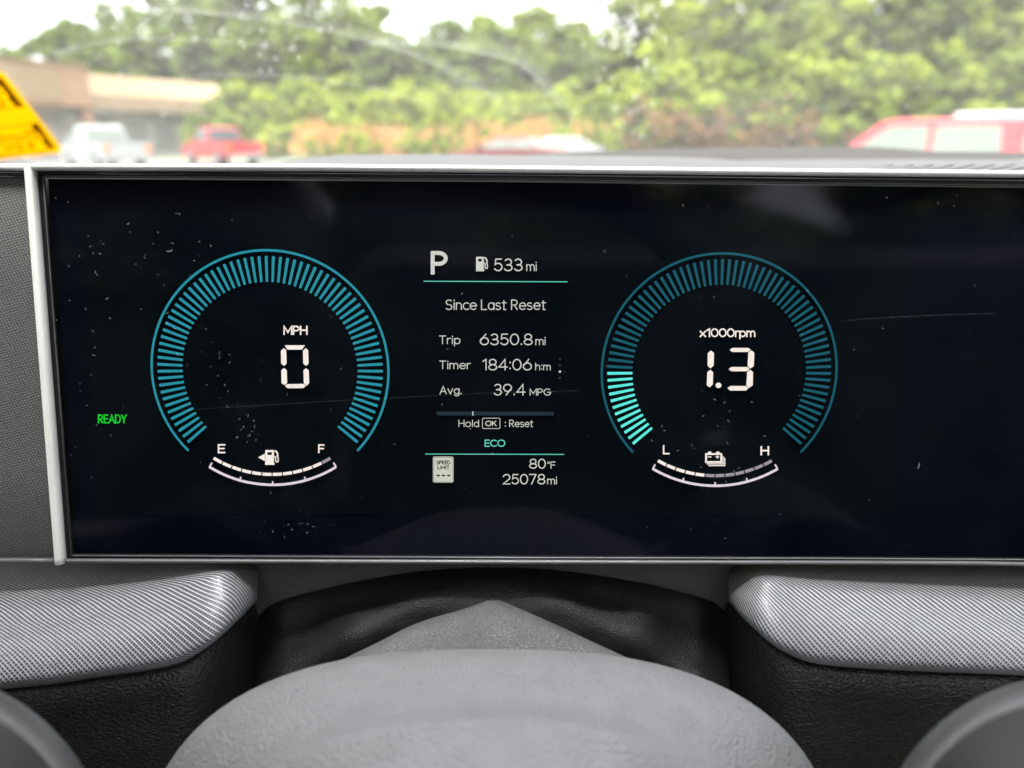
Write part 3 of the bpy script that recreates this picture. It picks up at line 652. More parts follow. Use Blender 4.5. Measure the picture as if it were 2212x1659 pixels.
outl = [(-700, 120), (-60, 168), (20, 190), (90, 235), (150, 310), (900, 1300), (925, 1345), (925, 1385), (900, 1408), (850, 1420), (0, 1520), (-700, 1600)]
v0 = [WS(*zs(x, y), .0045) for x, y in outl]; v1 = [p+nW*.0004 for p in v0]; k = len(v0)
mesh_obj('backing', v0+v1, [tuple(range(k)), tuple(range(2*k-1, k-1, -1))]+[(i, (i+1) % k, (i+1) % k+k, i+k) for i in range(k)], M['yellow'], st)
def sline(pts, wd, mat, off, name, par):
    v, f = [], []
    for i, (x, y) in enumerate(pts):
        x2, y2 = pts[min(i+1, len(pts)-1)]; x1, y1 = pts[max(i-1, 0)]; dx, dy = x2-x1, y2-y1; l = math.hypot(dx, dy) or 1
        v += [WS(*zs(x-dy/l*wd, y+dx/l*wd), off), WS(*zs(x+dy/l*wd, y-dx/l*wd), off)]
        if i: f.append((2*i-2, 2*i-1, 2*i+1, 2*i))
    return mesh_obj(name, v, f, mat, par)
ix = 0
for pts in ([(-700, 840), (0, 748), (370, 700)], [(-700, 560), (0, 508), (130, 490)], [(-700, 1110), (0, 1025), (570, 955)], [(-700, 1330), (0, 1252), (620, 1180)], [(-700, 1540), (0, 1462), (600, 1390), (835, 1335)]):
    sline(pts, 7, M['sink'], .0050+ix*.00004, 'printed_line', st); ix += 1
for pts, dots in (([(-60, 240), (30, 255), (370, 695), (260, 710), (135, 590), (125, 510), (60, 430), (-60, 330)], [(10, 300), (60, 370), (105, 420), (140, 465), (175, 525), (225, 575), (262, 628), (300, 672)]),
                  ([(480, 965), (580, 955), (835, 1335), (760, 1348), (655, 1255), (650, 1180), (590, 1110), (500, 1060)], [(530, 985), (560, 1030), (590, 1075), (630, 1115), (668, 1158), (705, 1232), (750, 1275), (775, 1305)])):
    b_ = spoly('printed_border', pts, M['sink'], .0054, st)
    for (x, y) in dots:
        a0 = .6
        mesh_obj('printed_dot', [WS(*zs(x+math.cos(a*.785)*26*math.cos(a0)-math.sin(a*.785)*17*math.sin(a0)*-1, y+math.sin(a*.785)*17), .0057) for a in range(8)], [tuple(range(8))], M['ydot'], b_)
for pts in ([(540, 1320), (440, 1310), (520, 1270), (420, 1255)], [(370, 1350), (300, 1345), (350, 1300), (300, 1272), (240, 1285), (270, 1340)], [(80, 1315), (150, 1325), (190, 1345)], [(200, 1285), (150, 1330), (130, 1370)],
            [(350, 1045), (420, 1060), (500, 1105), (600, 1165)], [(520, 1080), (440, 1100), (400, 1150), (340, 1120), (300, 1165), (250, 1130), (215, 1170), (170, 1135), (130, 1180), (90, 1140), (40, 1180), (0, 1150), (-120, 1190)], [(-20, 590), (60, 600), (20, 640), (90, 655), (40, 690), (-40, 680)]):
    sline(smooth_pts(pts, 5), 9, M['pen'], .0056+ix*.00003, 'handwriting', st); ix += 1

# ================================================================= DASHBOARD
dash = empty('dashboard', P(1106, 1230, .30)); tag(dash, 'black and grey dashboard with lined trim shelves and silver edging', 'dashboard')
# upper pad: hood behind the display, lofted from the trim back to its crest and down again
crest = [(-400, 392), (480, 380), (585, 356), (625, 346), (680, 338.5), (740, 335), (900, 333.5), (1100, 334.5), (1300, 337), (1450, 339), (1540, 342.5), (1600, 348), (1680, 352), (2700, 366)]
def pad_rows():
    xsx = [-400+i*25 for i in range(125)]; rows = []
    for t in (0, .12, .3, .5, .7, .85, 1.0, 1.12, 1.3):
        r = []
        for x in xsx:
            yc = lerp_pts(crest, x); y0 = lerp_pts([(0, 366), (1106, 372), (2212, 381)], x)+8
            d = .258+t*.22
            if t <= 1: y = y0+(yc-y0)*(1-(1-t)**2.2)
            else: y = yc+(t-1)*70
            r.append(P(x, y, d))
        rows.append(r)
    return rows
grid_obj('hood_pad', pad_rows(), M['pad'], dash, True)
rows = [[Vector((XL+(XR-XL)*i/20, y, cz+z)) for i in range(21)] for y, z in ((.262, -.045), (.30, -.036), (.45, -.042), (.65, -.055), (.85, -.070), (.945, -.080))]
grid_obj('dash_deck', rows, M['pad'], dash, True)
crest2 = [(1150, 372), (1380, 356), (1560, 349), (1620, 346), (1750, 344.5), (2000, 343.5), (2190, 345), (2212, 342), (2700, 340)]
rows = []
for t in (0, .15, .4, .7, 1., 1.25):
    rows.append([P(x, (lerp_pts([(0, 374), (1106, 380), (2212, 389), (2700, 394)], x)*(1-min(1, t)**.6)+lerp_pts(crest2, x)*min(1, t)**.6)+(max(0, t-1)*60), .275+t*.30) for x in range(1150, 2700, 25)])
grid_obj('upper_pad', rows, M['pad'], dash, True)
# ribbed speaker area at the far right of the upper pad: each rib its own bar
for k in range(14):
    x0 = 1700+k*44; y_a = lerp_pts([(1700, 372), (2212, 381)], x0); pts = []
    for t in (0, .33, .66, 1):
        x = x0+t*95; pts.append(P(x, (y_a-1.5)*(1-t)+(lerp_pts([(1700, 366), (1900, 358), (2700, 352)], x))*t-1.2, .29+t*.12))
    bar_along('speaker_rib', pts, .0004, .0010, UP, RIGHT, M['pad'], dash, 8)
# defroster strip at the foot of the windshield
d_top = [(1100, 336), (1250, 327), (1404, 321.5), (1600, 318), (1733, 317), (1824, 315.5), (1900, 318), (1952, 321), (2025, 327.5), (2212, 328.5), (2700, 330)]
rows = []
for t, dd, k in ((0, .56, 0), (.5, .62, .6), (1, .70, 1), (1.2, .74, 1)):
    rows.append([P(x, 352+(lerp_pts(d_top, x)-352)*k+(30 if t > 1 else 0), dd) for x in range(1100, 2700, 20)])
df = grid_obj('defroster_strip', rows, M['grille'], dash, True)
for k in range(120):
    x = 1380+k*9.5; yt = lerp_pts(d_top, x)
    bar_along('defroster_slot', [P(x+8, yt+3.5, .690), P(x, yt+18, .628)], .0007, .0009, RIGHT, UP, M['podrim'], df, 6, 2.0)

# woven fabric panel at the left, beyond the silver upright
rows = []; vx = lambda y: lerp_pts([(360, 63), (1213, 131)], y)
ysf = [376, 380, 390, 600, 800, 1000, 1195, 1203, 1207]; offs = [-.004, -.0015, -.0005, 0, 0, 0, -.0005, -.0015, -.004]
for y, of in zip(ysf, offs): rows.append([S(-400+(vx(y)+2+400)*t, y, of+.0005) for t in (0, .25, .5, .75, .95, 1)])
def uvs_fabric(i, j): p = rows[i][j]; return ((p-CAM).dot(RIGHT), (p-CAM).dot(UP))
grid_obj('fabric_panel', rows, M['weave'], dash, True, uvf=uvs_fabric)
bar_along('fabric_top_trim', [S(x, lerp_pts([(-400, 360), (62, 364)], x), .0018) for x in (-400, -200, -50, 40, 64)], .0012, .0016, SUP, SN, M['silver'], dash)
bar_along('fabric_top_reveal', [S(x, lerp_pts([(-400, 372), (62, 375.5)], x), .0003) for x in (-400, -100, 62)], .0008, .0016, SUP, SN, M['gloss'], dash)
bar_along('fabric_bottom_trim', [S(x, 1209.5, .0006) for x in (-400, -100, 60, 130)], .0009, .0012, SUP, SN, M['darkmetal'], dash)
bar_along('silver_upright', [S(lerp_pts([(356, 73), (1213, 138.5)], y), y, .0018) for y in (359, 362, 368, 500, 700, 900, 1100, 1200, 1213)], .00150, .0022, RIGHT, SN, M['silver'], dash)
rows = [[S(lerp_pts([(365, a), (1213, b)], y), y, of) for a, b, of in ((66, 134, -.003), (80, 146, .0003), (97, 156, .0003))] for y in (365, 600, 900, 1205)]
grid_obj('felt_gap', rows, M['felt'], dash, False)

# lined trim shelves below the display: top face, rounded nose, front face, seen as one padded roll
def shelf(name, xa, xb, bottom, ridge, mat, nx=60, endside=1):
    """ridge, bottom: picture-grid curves; xb is the end beside the steering column"""
    rows = []; prof = []
    for k in range(26): prof.append(k/25)
    uvr = []
    for t in prof:
        r = []
        for i in range(nx+1):
            u = i/nx; u2 = 1-(1-u)**1.7
            x = xa+(xb-xa)*u2
            yb = lerp_pts(bottom, x); yr = lerp_pts(ridge, x); yt = 1196.
            if t < .5:
                s = t/.5; y = yt+(yr-yt)*s; d = .292+(.252-.292)*(1-(1-s)**1.5)
            else:
                s = (t-.5)/.5; y = yr+(yb-yr)*s; d = .252-.015*s-.004*math.sin(s*math.pi)+.004*max(0, (s-.92)/.08)**2
            e = max(0, 1-abs(x-xb)/130.)                        # turns away towards the column
            d += .030*e**2.6
            r.append(P(x, y, d))
        rows.append(r)
    # lengths for the line pattern
    UV = [[(0, 0)]*(nx+1) for _ in prof]
    mid = len(prof)//2; acc = [0]
    for j in range(nx): acc.append(acc[-1]+(rows[mid][j+1]-rows[mid][j]).length)
    for j in range(nx+1):
        s = 0
        for i in range(len(prof)):
            if i: s += (rows[i][j]-rows[i-1][j]).length
            UV[i][j] = (acc[j]*(1 if xb > xa else -1), s)
    return grid_obj(name, rows, mat, dash, True, uvf=lambda i, j: UV[i][j])
BL = smooth_pts([(-420, 1540), (-200, 1512), (32, 1484), (120, 1475), (221, 1460), (310, 1448), (392, 1430), (459, 1390), (510, 1344), (551, 1302), (556, 1296)], 6)
RL = smooth_pts([(-420, 1390), (0, 1345), (200, 1318), (330, 1290), (420, 1262), (500, 1238), (556, 1232)], 6)
BR = smooth_pts([(1574, 1296), (1577, 1301), (1600, 1330), (1625, 1355), (1660, 1386), (1697, 1410), (1765, 1434), (1901, 1446), (2126, 1456), (2700, 1478)], 6)
RR = smooth_pts([(1574, 1240), (1640, 1256), (1700, 1274), (1800, 1288), (1950, 1302), (2212, 1326), (2700, 1370)], 6)
shelf('lined_trim_shelf', -420, 556, BL, RL, M['trim_l'])
shelf('lined_trim_shelf', 2700, 1574, BR, RR, M['trim_r'], 90)
# grained lower panels under the shelves
def lower(name, bottom, xs_, dfun, mat):
    rows = []
    for t in (0, .02, .06, .15, .3, .45, .6, .75, .9, 1.0):
        rows.append([P(x, (lerp_pts(bottom, x)-6)+(1900-lerp_pts(bottom, x))*t, dfun(x)+t*.012+(.006 if t == 0 else .002 if t == .02 else 0)) for x in xs_])
    return grid_obj(name, rows, mat, dash, True)
lower('grained_lower_panel', BL+[(600, 1285), (640, 1270)], [-420+i*26 for i in range(42)], lambda x: .245+.105*max(0, (x-380)/280.)**2.0, M['leather'])
lower('grained_lower_panel', [(1470, 1265), (1530, 1285)]+BR, [1480+i*26 for i in range(48)], lambda x: .245+.105*max(0, (1740-x)/280.)**2.0, M['leather'])
# smooth plastic piece under the display and the wall of the recess
rows = [[P(x, y, d) for x in (540, 560, 700, 900, 1106, 1300, 1450, 1560, 1590)] for y, d in ((1200, .285), (1230, .286), (1330, .288), (1420, .300))]
grid_obj('column_opening_panel', rows, M['plastic'], dash, True)

# ================================================================= STEERING COLUMN: soft boot and its lit top fold
colm = empty('steering_column', P(1060, 1600, .27)); tag(colm, 'steering column in a folded black boot with its top fold in a lighter lit tone', 'steering column')
arch = smooth_pts([(540, 1338), (600, 1300), (700, 1272), (820, 1247), (940, 1231), (1060, 1226), (1180, 1230), (1300, 1244), (1420, 1266), (1530, 1296), (1600, 1330)], 5)
rows = []
xsb = [555+i*10 for i in range(103)]
for t in (0, .04, .1, .18, .26, .35, .45, .55, .65, .75, .85, 1.0):
    r = []
    for x in xsb:
        ya = lerp_pts(arch, x); y = ya+(1700-ya)*t*.8
        side = abs(x-1060)/500.
        d = .281-.026*t - .010*math.exp(-((x-1060)/200.)**2)*min(1, t*6)
        d += .0016*math.sin((x-1060)/75.+t*6)*math.sin(min(1, t*3)*math.pi*.5)*(.4+side)           # soft folds
        d -= .007*math.exp(-(((x-(1060+t*820))/85.)**2))*min(1, t*5)+.007*math.exp(-(((x-(1060-t*900))/95.)**2))*min(1, t*5)
        d -= .006*math.exp(-(((x-1385)/55.)**2))*math.exp(-((t-.25)/.2)**2)
        d -= .006*math.exp(-(((x-760)/70.)**2))*math.exp(-((t-.3)/.2)**2)
        d += .03*max(0, side-.9)**1.2*3
        if t == 0: d += .003
        r.append(P(x, y, d))
    rows.append(r)
grid_obj('folded_boot', rows, M['boot'], colm, True)
edge = smooth_pts([(640, 1490), (700, 1448), (757, 1416), (815, 1388), (884, 1353), (952, 1328), (1001, 1311), (1035, 1297), (1058, 1288), (1082, 1291), (1123, 1311), (1196, 1346), (1269, 1381), (1343, 1415), (1420, 1452), (1500, 1490)], 6)
rows = []
for t in (-.04, 0, .02, .045, .075, .11, .16, .23, .32, .45, .6, .8, 1.0):
    r = []
    for (x, y) in edge:
        yy = y+(1540-y)*max(0, t)
        d = lerp_pts([(640, .235), (1064, .262), (1500, .235)], x); d = d+(.205-d)*max(0, t)**.85
        k = max(0, 1-max(0, t)/.16); d += .012*k**2.2+(.012 if t < 0 else 0)           # edges roll away from the eye
        d += .0012*math.sin(x/37.)*math.exp(-((t-.2)/.2)**2)
        r.append(P(x, yy+(6 if t < 0 else 0), d))
    rows.append(r)
grid_obj('lit_boot_fold', rows, M['column'], colm, True)

# ================================================================= STEERING WHEEL
wheel_o = empty('steering_wheel', P(1060, 1950, .17)); tag(wheel_o, 'pale grey steering wheel hub with rounded corner pods in the foreground', 'steering wheel')
def sup(cx, cy, a, b, n, s, k=96):
    out = []
    for j in range(k):
        t = 2*math.pi*j/k; c, s_ = math.cos(t), math.sin(t)
        out.append((cx+s*a*math.copysign(abs(c)**(2/n), c), cy-s*b*math.copysign(abs(s_)**(2/n), s_)))
    return out
rows = []
for s, d in ((.90, .255), (.97, .235), (.995, .218), (1.0, .209), (.985, .2005), (.95, .1935), (.90, .1875), (.84, .1815), (.79, .1768), (.755, .1730), (.735, .1700), (.715, .1680), (.69, .1668), (.62, .1640), (.5, .158), (.35, .153), (.2, .150), (.05, .149)):
    rows.append([P(x, y, d) for x, y in sup(1058, 1950, 760, 548, 2.6, s)])
grid_obj('hub_cover', rows, M['hub'], wheel_o, True, closed=True, cap=True)
rg = random.Random(31); v, f = [], []
for _ in range(46):                                              # lint on the hub
    x = rg.uniform(480, 1650); sc_ = rg.uniform(.80, .985); t_ = math.acos(max(-1, min(1, (x-1058)/760.)))
    y = 1950-548*sc_*max(0, 1-(abs(x-1058)/760./sc_)**2.6)**(1/2.6) if abs(x-1058)/760./sc_ < 1 else None
    if y is None: continue
    d_ = lerp_pts([(.735, .1700), (.755, .1730), (.79, .1768), (.84, .1815), (.90, .1875), (.95, .1935), (.985, .2005)], sc_)-.0006
    r_ = rg.uniform(1., 3.2); n = len(v); k = 6; a_ = rg.uniform(0, 3)
    v += [P(x+math.cos(j+a_)*r_*1.6, y+math.sin(j+a_)*r_*.7, d_) for j in range(k)]; f.append(tuple(range(n, n+k)))
tag(mesh_obj('lint_specks', v, f, M['dust'], wheel_o), kind='stuff')
for cx, cy, rad in ((2300, 1880, 418), (-196, 1886, 440)):
    rr = lambda s, d: [P(x, y, d) for x, y in sup(cx, cy, rad, rad, 2.0, s, 72)]
    pod = grid_obj('corner_pod', [rr(.94, .185), rr(.985, .176), rr(1., .168), rr(.985, .161), rr(.95, .1562), rr(.91, .1535), rr(.875, .1522), rr(.86, .1522)], M['podrim'], wheel_o, True, closed=True)
    grid_obj('pod_face', [rr(.865, .1521), rr(.85, .1530), rr(.8, .1536), rr(.5, .1536), rr(.05, .1536)], M['podface'], pod, True, closed=True, cap=True)
# spokes and rim: below and around the lens, out of view but mirrored in the display glass
wc = CAM + UP*-.095 + FWD*-.03; wup = (UP*.99+FWD*.06).normalized(); 
ringp = [wc + RIGHT*(math.cos(a*math.pi/36)*.186) + wup*(math.sin(a*math.pi/36)*.186) for a in range(73)]
rows = []
wn = RIGHT.cross(wup).normalized()
for a in range(73):
    rad_ = (RIGHT*math.cos(a*math.pi/36)+wup*math.sin(a*math.pi/36)); c0 = wc+rad_*.186
    rows.append([c0+rad_*(.0155*math.cos(k*math.pi/6))+wn*(.0165*math.sin(k*math.pi/6)) for k in range(12)])
grid_obj('rim', rows, leather('wheel_leather', (.03, .03, .03), .002, .45, .4), wheel_o, True, closed=True)
for s in (-1, 1):
    bar_along('spoke', [P(1058+s*500, 1990, .165), P(1058+s*900, 2050, .15), wc+RIGHT*(s*.178)+wup*-.03], .012, .010, UP, FWD, M['podface'], wheel_o)

# ================================================================= DISPLAY
disp = empty('instrument_display', S(1106, 1205, -.01)); tag(disp, 'wide black driver display with teal gauges and white readouts', 'display')
TOP = [(95, 384), (500, 386.5), (1106, 391), (1782, 398.5), (2212, 403.5), (2760, 409)]; BOT = [(156, 1199), (1106, 1203.5), (1782, 1205), (2212, 1208), (2760, 1213)]
def lx(y): return lerp_pts([(384, 95), (1199, 156)], y)
def plate(name, x0f, x1, tf, bf, off, mat, par):
    rows = []
    for t in (0, 1):
        r = []
        for k in range(12):
            u = k/11; y = (tf(0) if t == 0 else bf(0)); xl = x0f(t); x = xl+(x1-xl)*u; r.append(S(x, tf(x) if t == 0 else bf(x), off))
        rows.append(r)
    return grid_obj(name, rows, mat, par, False)
tp = lambda x: lerp_pts(TOP, x); bt = lambda x: lerp_pts(BOT, x)
plate('black_panel', lambda t: (95, 156)[t], 2760, tp, bt, -.0022, M['panel'], disp)
rows = [[S(x, y, -.0019) for x, y in ((160, 452), (700, 455), (1300, 458.5), (1974, 463))], [S(x, y, -.0019) for x, y in ((206, 1112), (700, 1114), (1300, 1116), (1938, 1119))]]
grid_obj('active_area', rows, M['active'], disp, False)
cg = plate('cover_glass', lambda t: (96, 157)[t], 2760, tp, bt, 0, M['cover'], disp)
bar_along('housing', [S(x, 797, -.017) for x in (86, 1106, 2760)], .0685, .0125, SUP, SN, M['felt'], disp, 24, 8)
bar_along('top_trim', [S(x, lerp_pts([(82, 363.2), (700, 364.5), (1106, 368), (1782, 374.5), (2212, 378.5), (2760, 383.5)], x), .0014) for x in (83, 86, 300, 700, 1106, 1450, 1782, 2000, 2212, 2760)], .00112, .0024, SUP, SN, M['silver'], disp)
bar_along('top_reveal', [S(x, tp(x)-11.5, -.0006) for x in (85, 500, 1106, 1782, 2212, 2760)], .0012, .0016, SUP, SN, M['gloss'], disp)
bar_along('glass_top_edge', [S(x, tp(x)-2.6, .0000) for x in (95, 500, 1106, 1782, 2212, 2760)], .00034, .0005, SUP, SN, M['glassedge'], disp, 10)
bar_along('glass_left_edge', [S(lx(y)-.8, y, .0000) for y in (383, 500, 800, 1199)], .00022, .0005, RIGHT, SN, M['glassedge'], disp, 10)
bar_along('glass_bottom_edge', [S(x, bt(x)+1.0, .0000) for x in (156, 1106, 1782, 2212, 2760)], .00026, .0005, SUP, SN, M['darkmetal'], disp, 10)
bar_along('bottom_reveal', [S(x, bt(x)+4.0, -.0012) for x in (150, 1106, 1782, 2212, 2760)], .0007, .0012, SUP, SN, M['felt'], disp, 10)
bar_along('bottom_trim', [S(x, lerp_pts([(148, 1209.6), (1106, 1212), (1782, 1213.5), (2100, 1215), (2212, 1217), (2760, 1224)], x), .0006) for x in (148, 152, 700, 1106, 1782, 2000, 2100, 2212, 2760)], .00072, .0012, SUP, SN, M['darkmetal'], disp)

# ---- flat graphics under the cover glass
GO = -.0012
_lay = [0]
def poly(name, polys, mat, par, off=GO):
    v, f = [], []
    for pl_ in polys:
        _lay[0] = (_lay[0]+1) % 40; n = len(v); v += [S(x, y, off+_lay[0]*.000004) for x, y in pl_]; f.append(tuple(range(n, n+len(pl_))))
    return mesh_obj(name, v, f, mat, par)
def stroke_polys(pts, wd, closed=False):
    out = []; n = len(pts)
    L_, R_ = [], []
    for i, (x, y) in enumerate(pts):
        if closed: (x1, y1), (x2, y2) = pts[i-1], pts[(i+1) % n]
        else: (x1, y1), (x2, y2) = pts[max(i-1, 0)], pts[min(i+1, n-1)]
        ax, ay = x-x1, y-y1; bx, by = x2-x, y2-y
        la = math.hypot(ax, ay); lb = math.hypot(bx, by)
        if la < 1e-9: ax, ay, la = bx, by, lb
        if lb < 1e-9: bx, by, lb = ax, ay, la
        la = la or 1; lb = lb or 1
        ux, uy = ax/la+bx/lb, ay/la+by/lb; lu = math.hypot(ux, uy) or 1; ux, uy = ux/lu, uy/lu
        c = max(.45, abs(ux*ax/la+uy*ay/la)); h = wd/2/c
        ex = ey = 0
        L_.append((x-uy*h, y+ux*h)); R_.append((x+uy*h, y-ux*h))
    m = n if closed else n-1
    for i in range(m):
        j = (i+1) % n; out.append([L_[i], L_[j], R_[j], R_[i]])
    return out
def arc(cx, cy, rx, ry, a0, a1, n=14): return [(cx+rx*math.cos(R(a0+(a1-a0)*i/n)), cy+ry*math.sin(R(a0+(a1-a0)*i/n))) for i in range(n+1)]
XH = .70
def nn(x0, w_, top=XH): return [[(x0, 0), (x0, top)], [(x0, top-.28)]+arc(x0+w_/2, top-.28*1.0, w_/2, .28, 180, 0, 10)+[(x0+w_, 0)]]
G = {
 '0': (.68, [arc(.34, .5, .34, .5, 0, 360, 28)]), '1': (.30, [[(0, .82), (.26, 1), (.26, 0)]]),
 '2': (.64, [arc(.32, .69, .31, .31, 165, -32, 14)+[(0, 0), (.64, 0)]]),
 '3': (.64, [arc(.31, .745, .27, .255, 150, -90, 14), arc(.31, .26, .32, .26, 90, -155, 16), [(.2, .49), (.31, .49)]]),
 '4': (.70, [[(.52, 0), (.52, 1), (0, .27), (.70, .27)]]), '5': (.64, [[(.58, 1), (.12, 1), (.07, .53)]+arc(.31, .32, .32, .32, 128, -150, 16)]),
 '6': (.68, [[(.46, 1), (.08, .47)], arc(.34, .33, .34, .33, 0, 360, 24)]), '7': (.62, [[(0, 1), (.62, 1), (.2, 0)]]),
 '8': (.66, [arc(.33, .745, .28, .255, 0, 360, 22), arc(.33, .25, .33, .25, 0, 360, 24)]), '9': (.68, [[(.22, 0), (.6, .53)], arc(.34, .67, .34, .33, 0, 360, 24)]),
 '.': (.10, ['dot', (.05, .05)]), ':': (.10, ['dot', (.05, .14), (.05, .70)]), ' ': (.16, []),
 'P': (.58, [[(0, 0), (0, 1), (.28, 1)]+arc(.28, .725, .30, .275, 90, -90, 12)+[(0, .45)]]), 'R': (.60, [[(0, 0), (0, 1), (.28, 1)]+arc(.28, .735, .28, .265, 90, -90, 12)+[(0, .47)], [(.27, .47), (.58, 0)]]),
 'S': (.60, [arc(.30, .755, .27, .245, 35, 270, 14)+arc(.29, .255, .31, .255, 90, -145, 14)]), 'L': (.50, [[(0, 1), (0, 0), (.50, 0)]]), 'T': (.62, [[(0, 1), (.62, 1)], [(.31, 1), (.31, 0)]]),
 'E': (.52, [[(.52, 1), (0, 1), (0, 0), (.52, 0)], [(0, .52), (.46, .52)]]), 'F': (.50, [[(.50, 1), (0, 1), (0, 0)], [(0, .52), (.45, .52)]]), 'H': (.66, [[(0, 0), (0, 1)], [(.66, 0), (.66, 1)], [(0, .52), (.66, .52)]]),
 'M': (.80, [[(0, 0), (0, 1), (.40, .25), (.80, 1), (.80, 0)]]), 'A': (.74, [[(0, 0), (.37, 1), (.74, 0)], [(.13, .33), (.61, .33)]]), 'K': (.60, [[(0, 0), (0, 1)], [(.58, 1), (.02, .42)], [(.2, .6), (.60, 0)]]),
 'D': (.68, [[(0, 0), (0, 1), (.24, 1)]+arc(.24, .5, .44, .5, 90, -90, 14)+[(0, 0)]]), 'O': (.86, [arc(.43, .5, .43, .5, 0, 360, 28)]), 'C': (.74, [arc(.43, .5, .43, .5, 48, 312, 20)]),
 'G': (.80, [arc(.43, .5, .43, .5, 48, 340, 20)+[(.83, .46), (.46, .46)]]), 'Y': (.66, [[(0, 1), (.33, .46), (.66, 1)], [(.33, .46), (.33, 0)]]), 'I': (.06, [[(.03, 0), (.03, 1)]]),
 'a': (.56, [arc(.28, .35, .28, .35, 0, 360, 22), [(.56, XH), (.56, 0)]]), 'c': (.50, [arc(.34, .35, .34, .35, 50, 310, 16)]), 'd': (.56, [arc(.28, .35, .28, .35, 0, 360, 22), [(.56, 1), (.56, 0)]]),
 'e': (.60, [[(.02, .37), (.62, .37)]+arc(.32, .35, .31, .35, 4, 318, 20)]), 'g': (.56, [arc(.28, .35, .28, .35, 0, 360, 22), [(.56, XH), (.56, .0)]+arc(.28, 0, .28, .27, 0, -150, 10)]), 'h': (.50, [[(0, 0), (0, 1)], nn(0, .50)[1]]),
 'i': (.06, [[(.03, 0), (.03, XH)], 'dot', (.03, .95)]), 'l': (.06, [[(.03, 0), (.03, 1)]]), 'm': (.82, [[(0, 0), (0, XH)], nn(0, .41)[1], nn(.41, .41)[1]]), 'n': (.50, nn(0, .50)),
 'o': (.64, [arc(.32, .35, .32, .35, 0, 360, 22)]), 'p': (.56, [[(0, XH), (0, -.28)], arc(.28, .35, .28, .35, 0, 360, 22)]), 'r': (.30, [[(0, 0), (0, XH)], [(0, .42)]+arc(.28, .42, .28, .28, 180, 80, 6)]),
 's': (.46, [arc(.23, .53, .21, .17, 35, 270, 12)+arc(.23, .18, .23, .18, 90, -145, 12)]), 't': (.38, [[(.15, .92), (.15, 0)] , [(0, XH), (.38, XH)], [(.15, .0), (.34, .0)]]), 'v': (.54, [[(0, XH), (.27, 0), (.54, XH)]]), 'x': (.54, [[(0, XH), (.54, 0)], [(0, 0), (.54, XH)]]),
}
def text(s, x0, x1, ytop, ybase, wd, mat, par, name='readout', gap=.19, off=GO, slope=.0055):
    h = ybase-ytop-wd; W = 0; pen = []
    for ch in s: pen.append(W); W += G[ch][0]+gap
    W -= gap; sx = (x1-x0-wd)/max(W, .01)
    if W < .08: sx = h
    F = lambda px_, gx, gy: (x0+wd/2+(px_+gx)*sx, ybase-wd/2-gy*h)
    polys = []
    for ch, px_ in zip(s, pen):
        dot = False
        for st_ in G[ch][1]:
            if st_ == 'dot': dot = True; continue
            if dot and isinstance(st_, tuple):
                cx_, cy_ = F(px_, *st_); r = wd*.62; polys.append([(cx_-r, cy_-r), (cx_+r, cy_-r), (cx_+r, cy_+r), (cx_-r, cy_+r)])
            else:
                pts = [F(px_, gx, gy) for gx, gy in st_]; cl_ = len(st_) > 20 and abs(st_[0][0]-st_[-1][0]) < 1e-6 and abs(st_[0][1]-st_[-1][1]) < 1e-6
                if cl_: polys += stroke_polys(pts[:-1], wd, True)
                else:
                    if len(pts) == 2 or True:                    # square the ends
                        (ax, ay), (bx, by) = pts[0], pts[1]; l = math.hypot(ax-bx, ay-by) or 1; pts[0] = (ax+(ax-bx)/l*wd*.45, ay+(ay-by)/l*wd*.45)
                        (ax, ay), (bx, by) = pts[-1], pts[-2]; l = math.hypot(ax-bx, ay-by) or 1; pts[-1] = (ax+(ax-bx)/l*wd*.45, ay+(ay-by)/l*wd*.45)
                    polys += stroke_polys(pts, wd)
    return poly(name, polys, mat, par, off)
def rectp(x0, y0, x1, y1): return [(x0, y0), (x1, y0), (x1, y1), (x0, y1)]

# ring gauges: circles fitted on the display plane itself
def plane_uv(x, y): p = S(x, y)-S(CX, CY); return p.dot(RIGHT), p.dot(SUP)
def fit(pts):
    import numpy as np
    A_ = np.array([[2*a, 2*b, 1] for a, b in pts]); bb = np.array([a*a+b*b for a, b in pts]); s_ = np.linalg.lstsq(A_, bb, rcond=None)[0]
    return s_[0], s_[1], math.sqrt(s_[2]+s_[0]**2+s_[1]**2)
S0 = S(CX, CY)
def sp3(u, v, off): return S0+RIGHT*u+SUP*v+SN*off
def gauge(name, pts, mat_ring, mats, lit, wr):
    c0, c1, r0 = fit([plane_uv(*p) for p in pts])
    a0, a1 = 180+40.4, -40.4; v, f = [], []
    for i in range(141):
        a = R(a0+3.4+(a1-3.4-a0-3.4)*i/140); v += [sp3(c0+r*math.cos(a), c1+r*math.sin(a), GO) for r in (r0, r0-wr)]
        if i: f.append((2*i-2, 2*i, 2*i+1, 2*i-1))
    ring = mesh_obj(name, v, f, mat_ring, disp)
    rt0, rt1 = r0*.943, r0*.732
    for i in range(73):
        a = R(a0+(a1-a0)*i/72); c_, s_ = math.cos(a), math.sin(a); hw = r0*.0122
        q = [sp3(c0+r*c_-k*hw*s_, c1+r*s_+k*hw*c_, GO) for r, k in ((rt0, -1), (rt0, 1), (rt1, .86), (rt1, -.86))]
        mesh_obj('tick', q, [(0, 1, 2, 3)], mats[0] if i < lit else mats[1], ring)
    return ring
sg = gauge('speed_gauge', [(317, 797), (840, 807), (573.8, 537.8), (389, 963), (781.5, 963), (400, 612), (763, 612)], M['teal'], (M['teal'], M['teal']), 0, .00085)
rgau = gauge('engine_speed_gauge', [(1298, 806), (1813.5, 800), (1570, 544.5), (1354.5, 966), (1744, 969)], M['dteal'], (M['bteal'], M['dteal']), 12, .00085)
def seg(pts): return pts
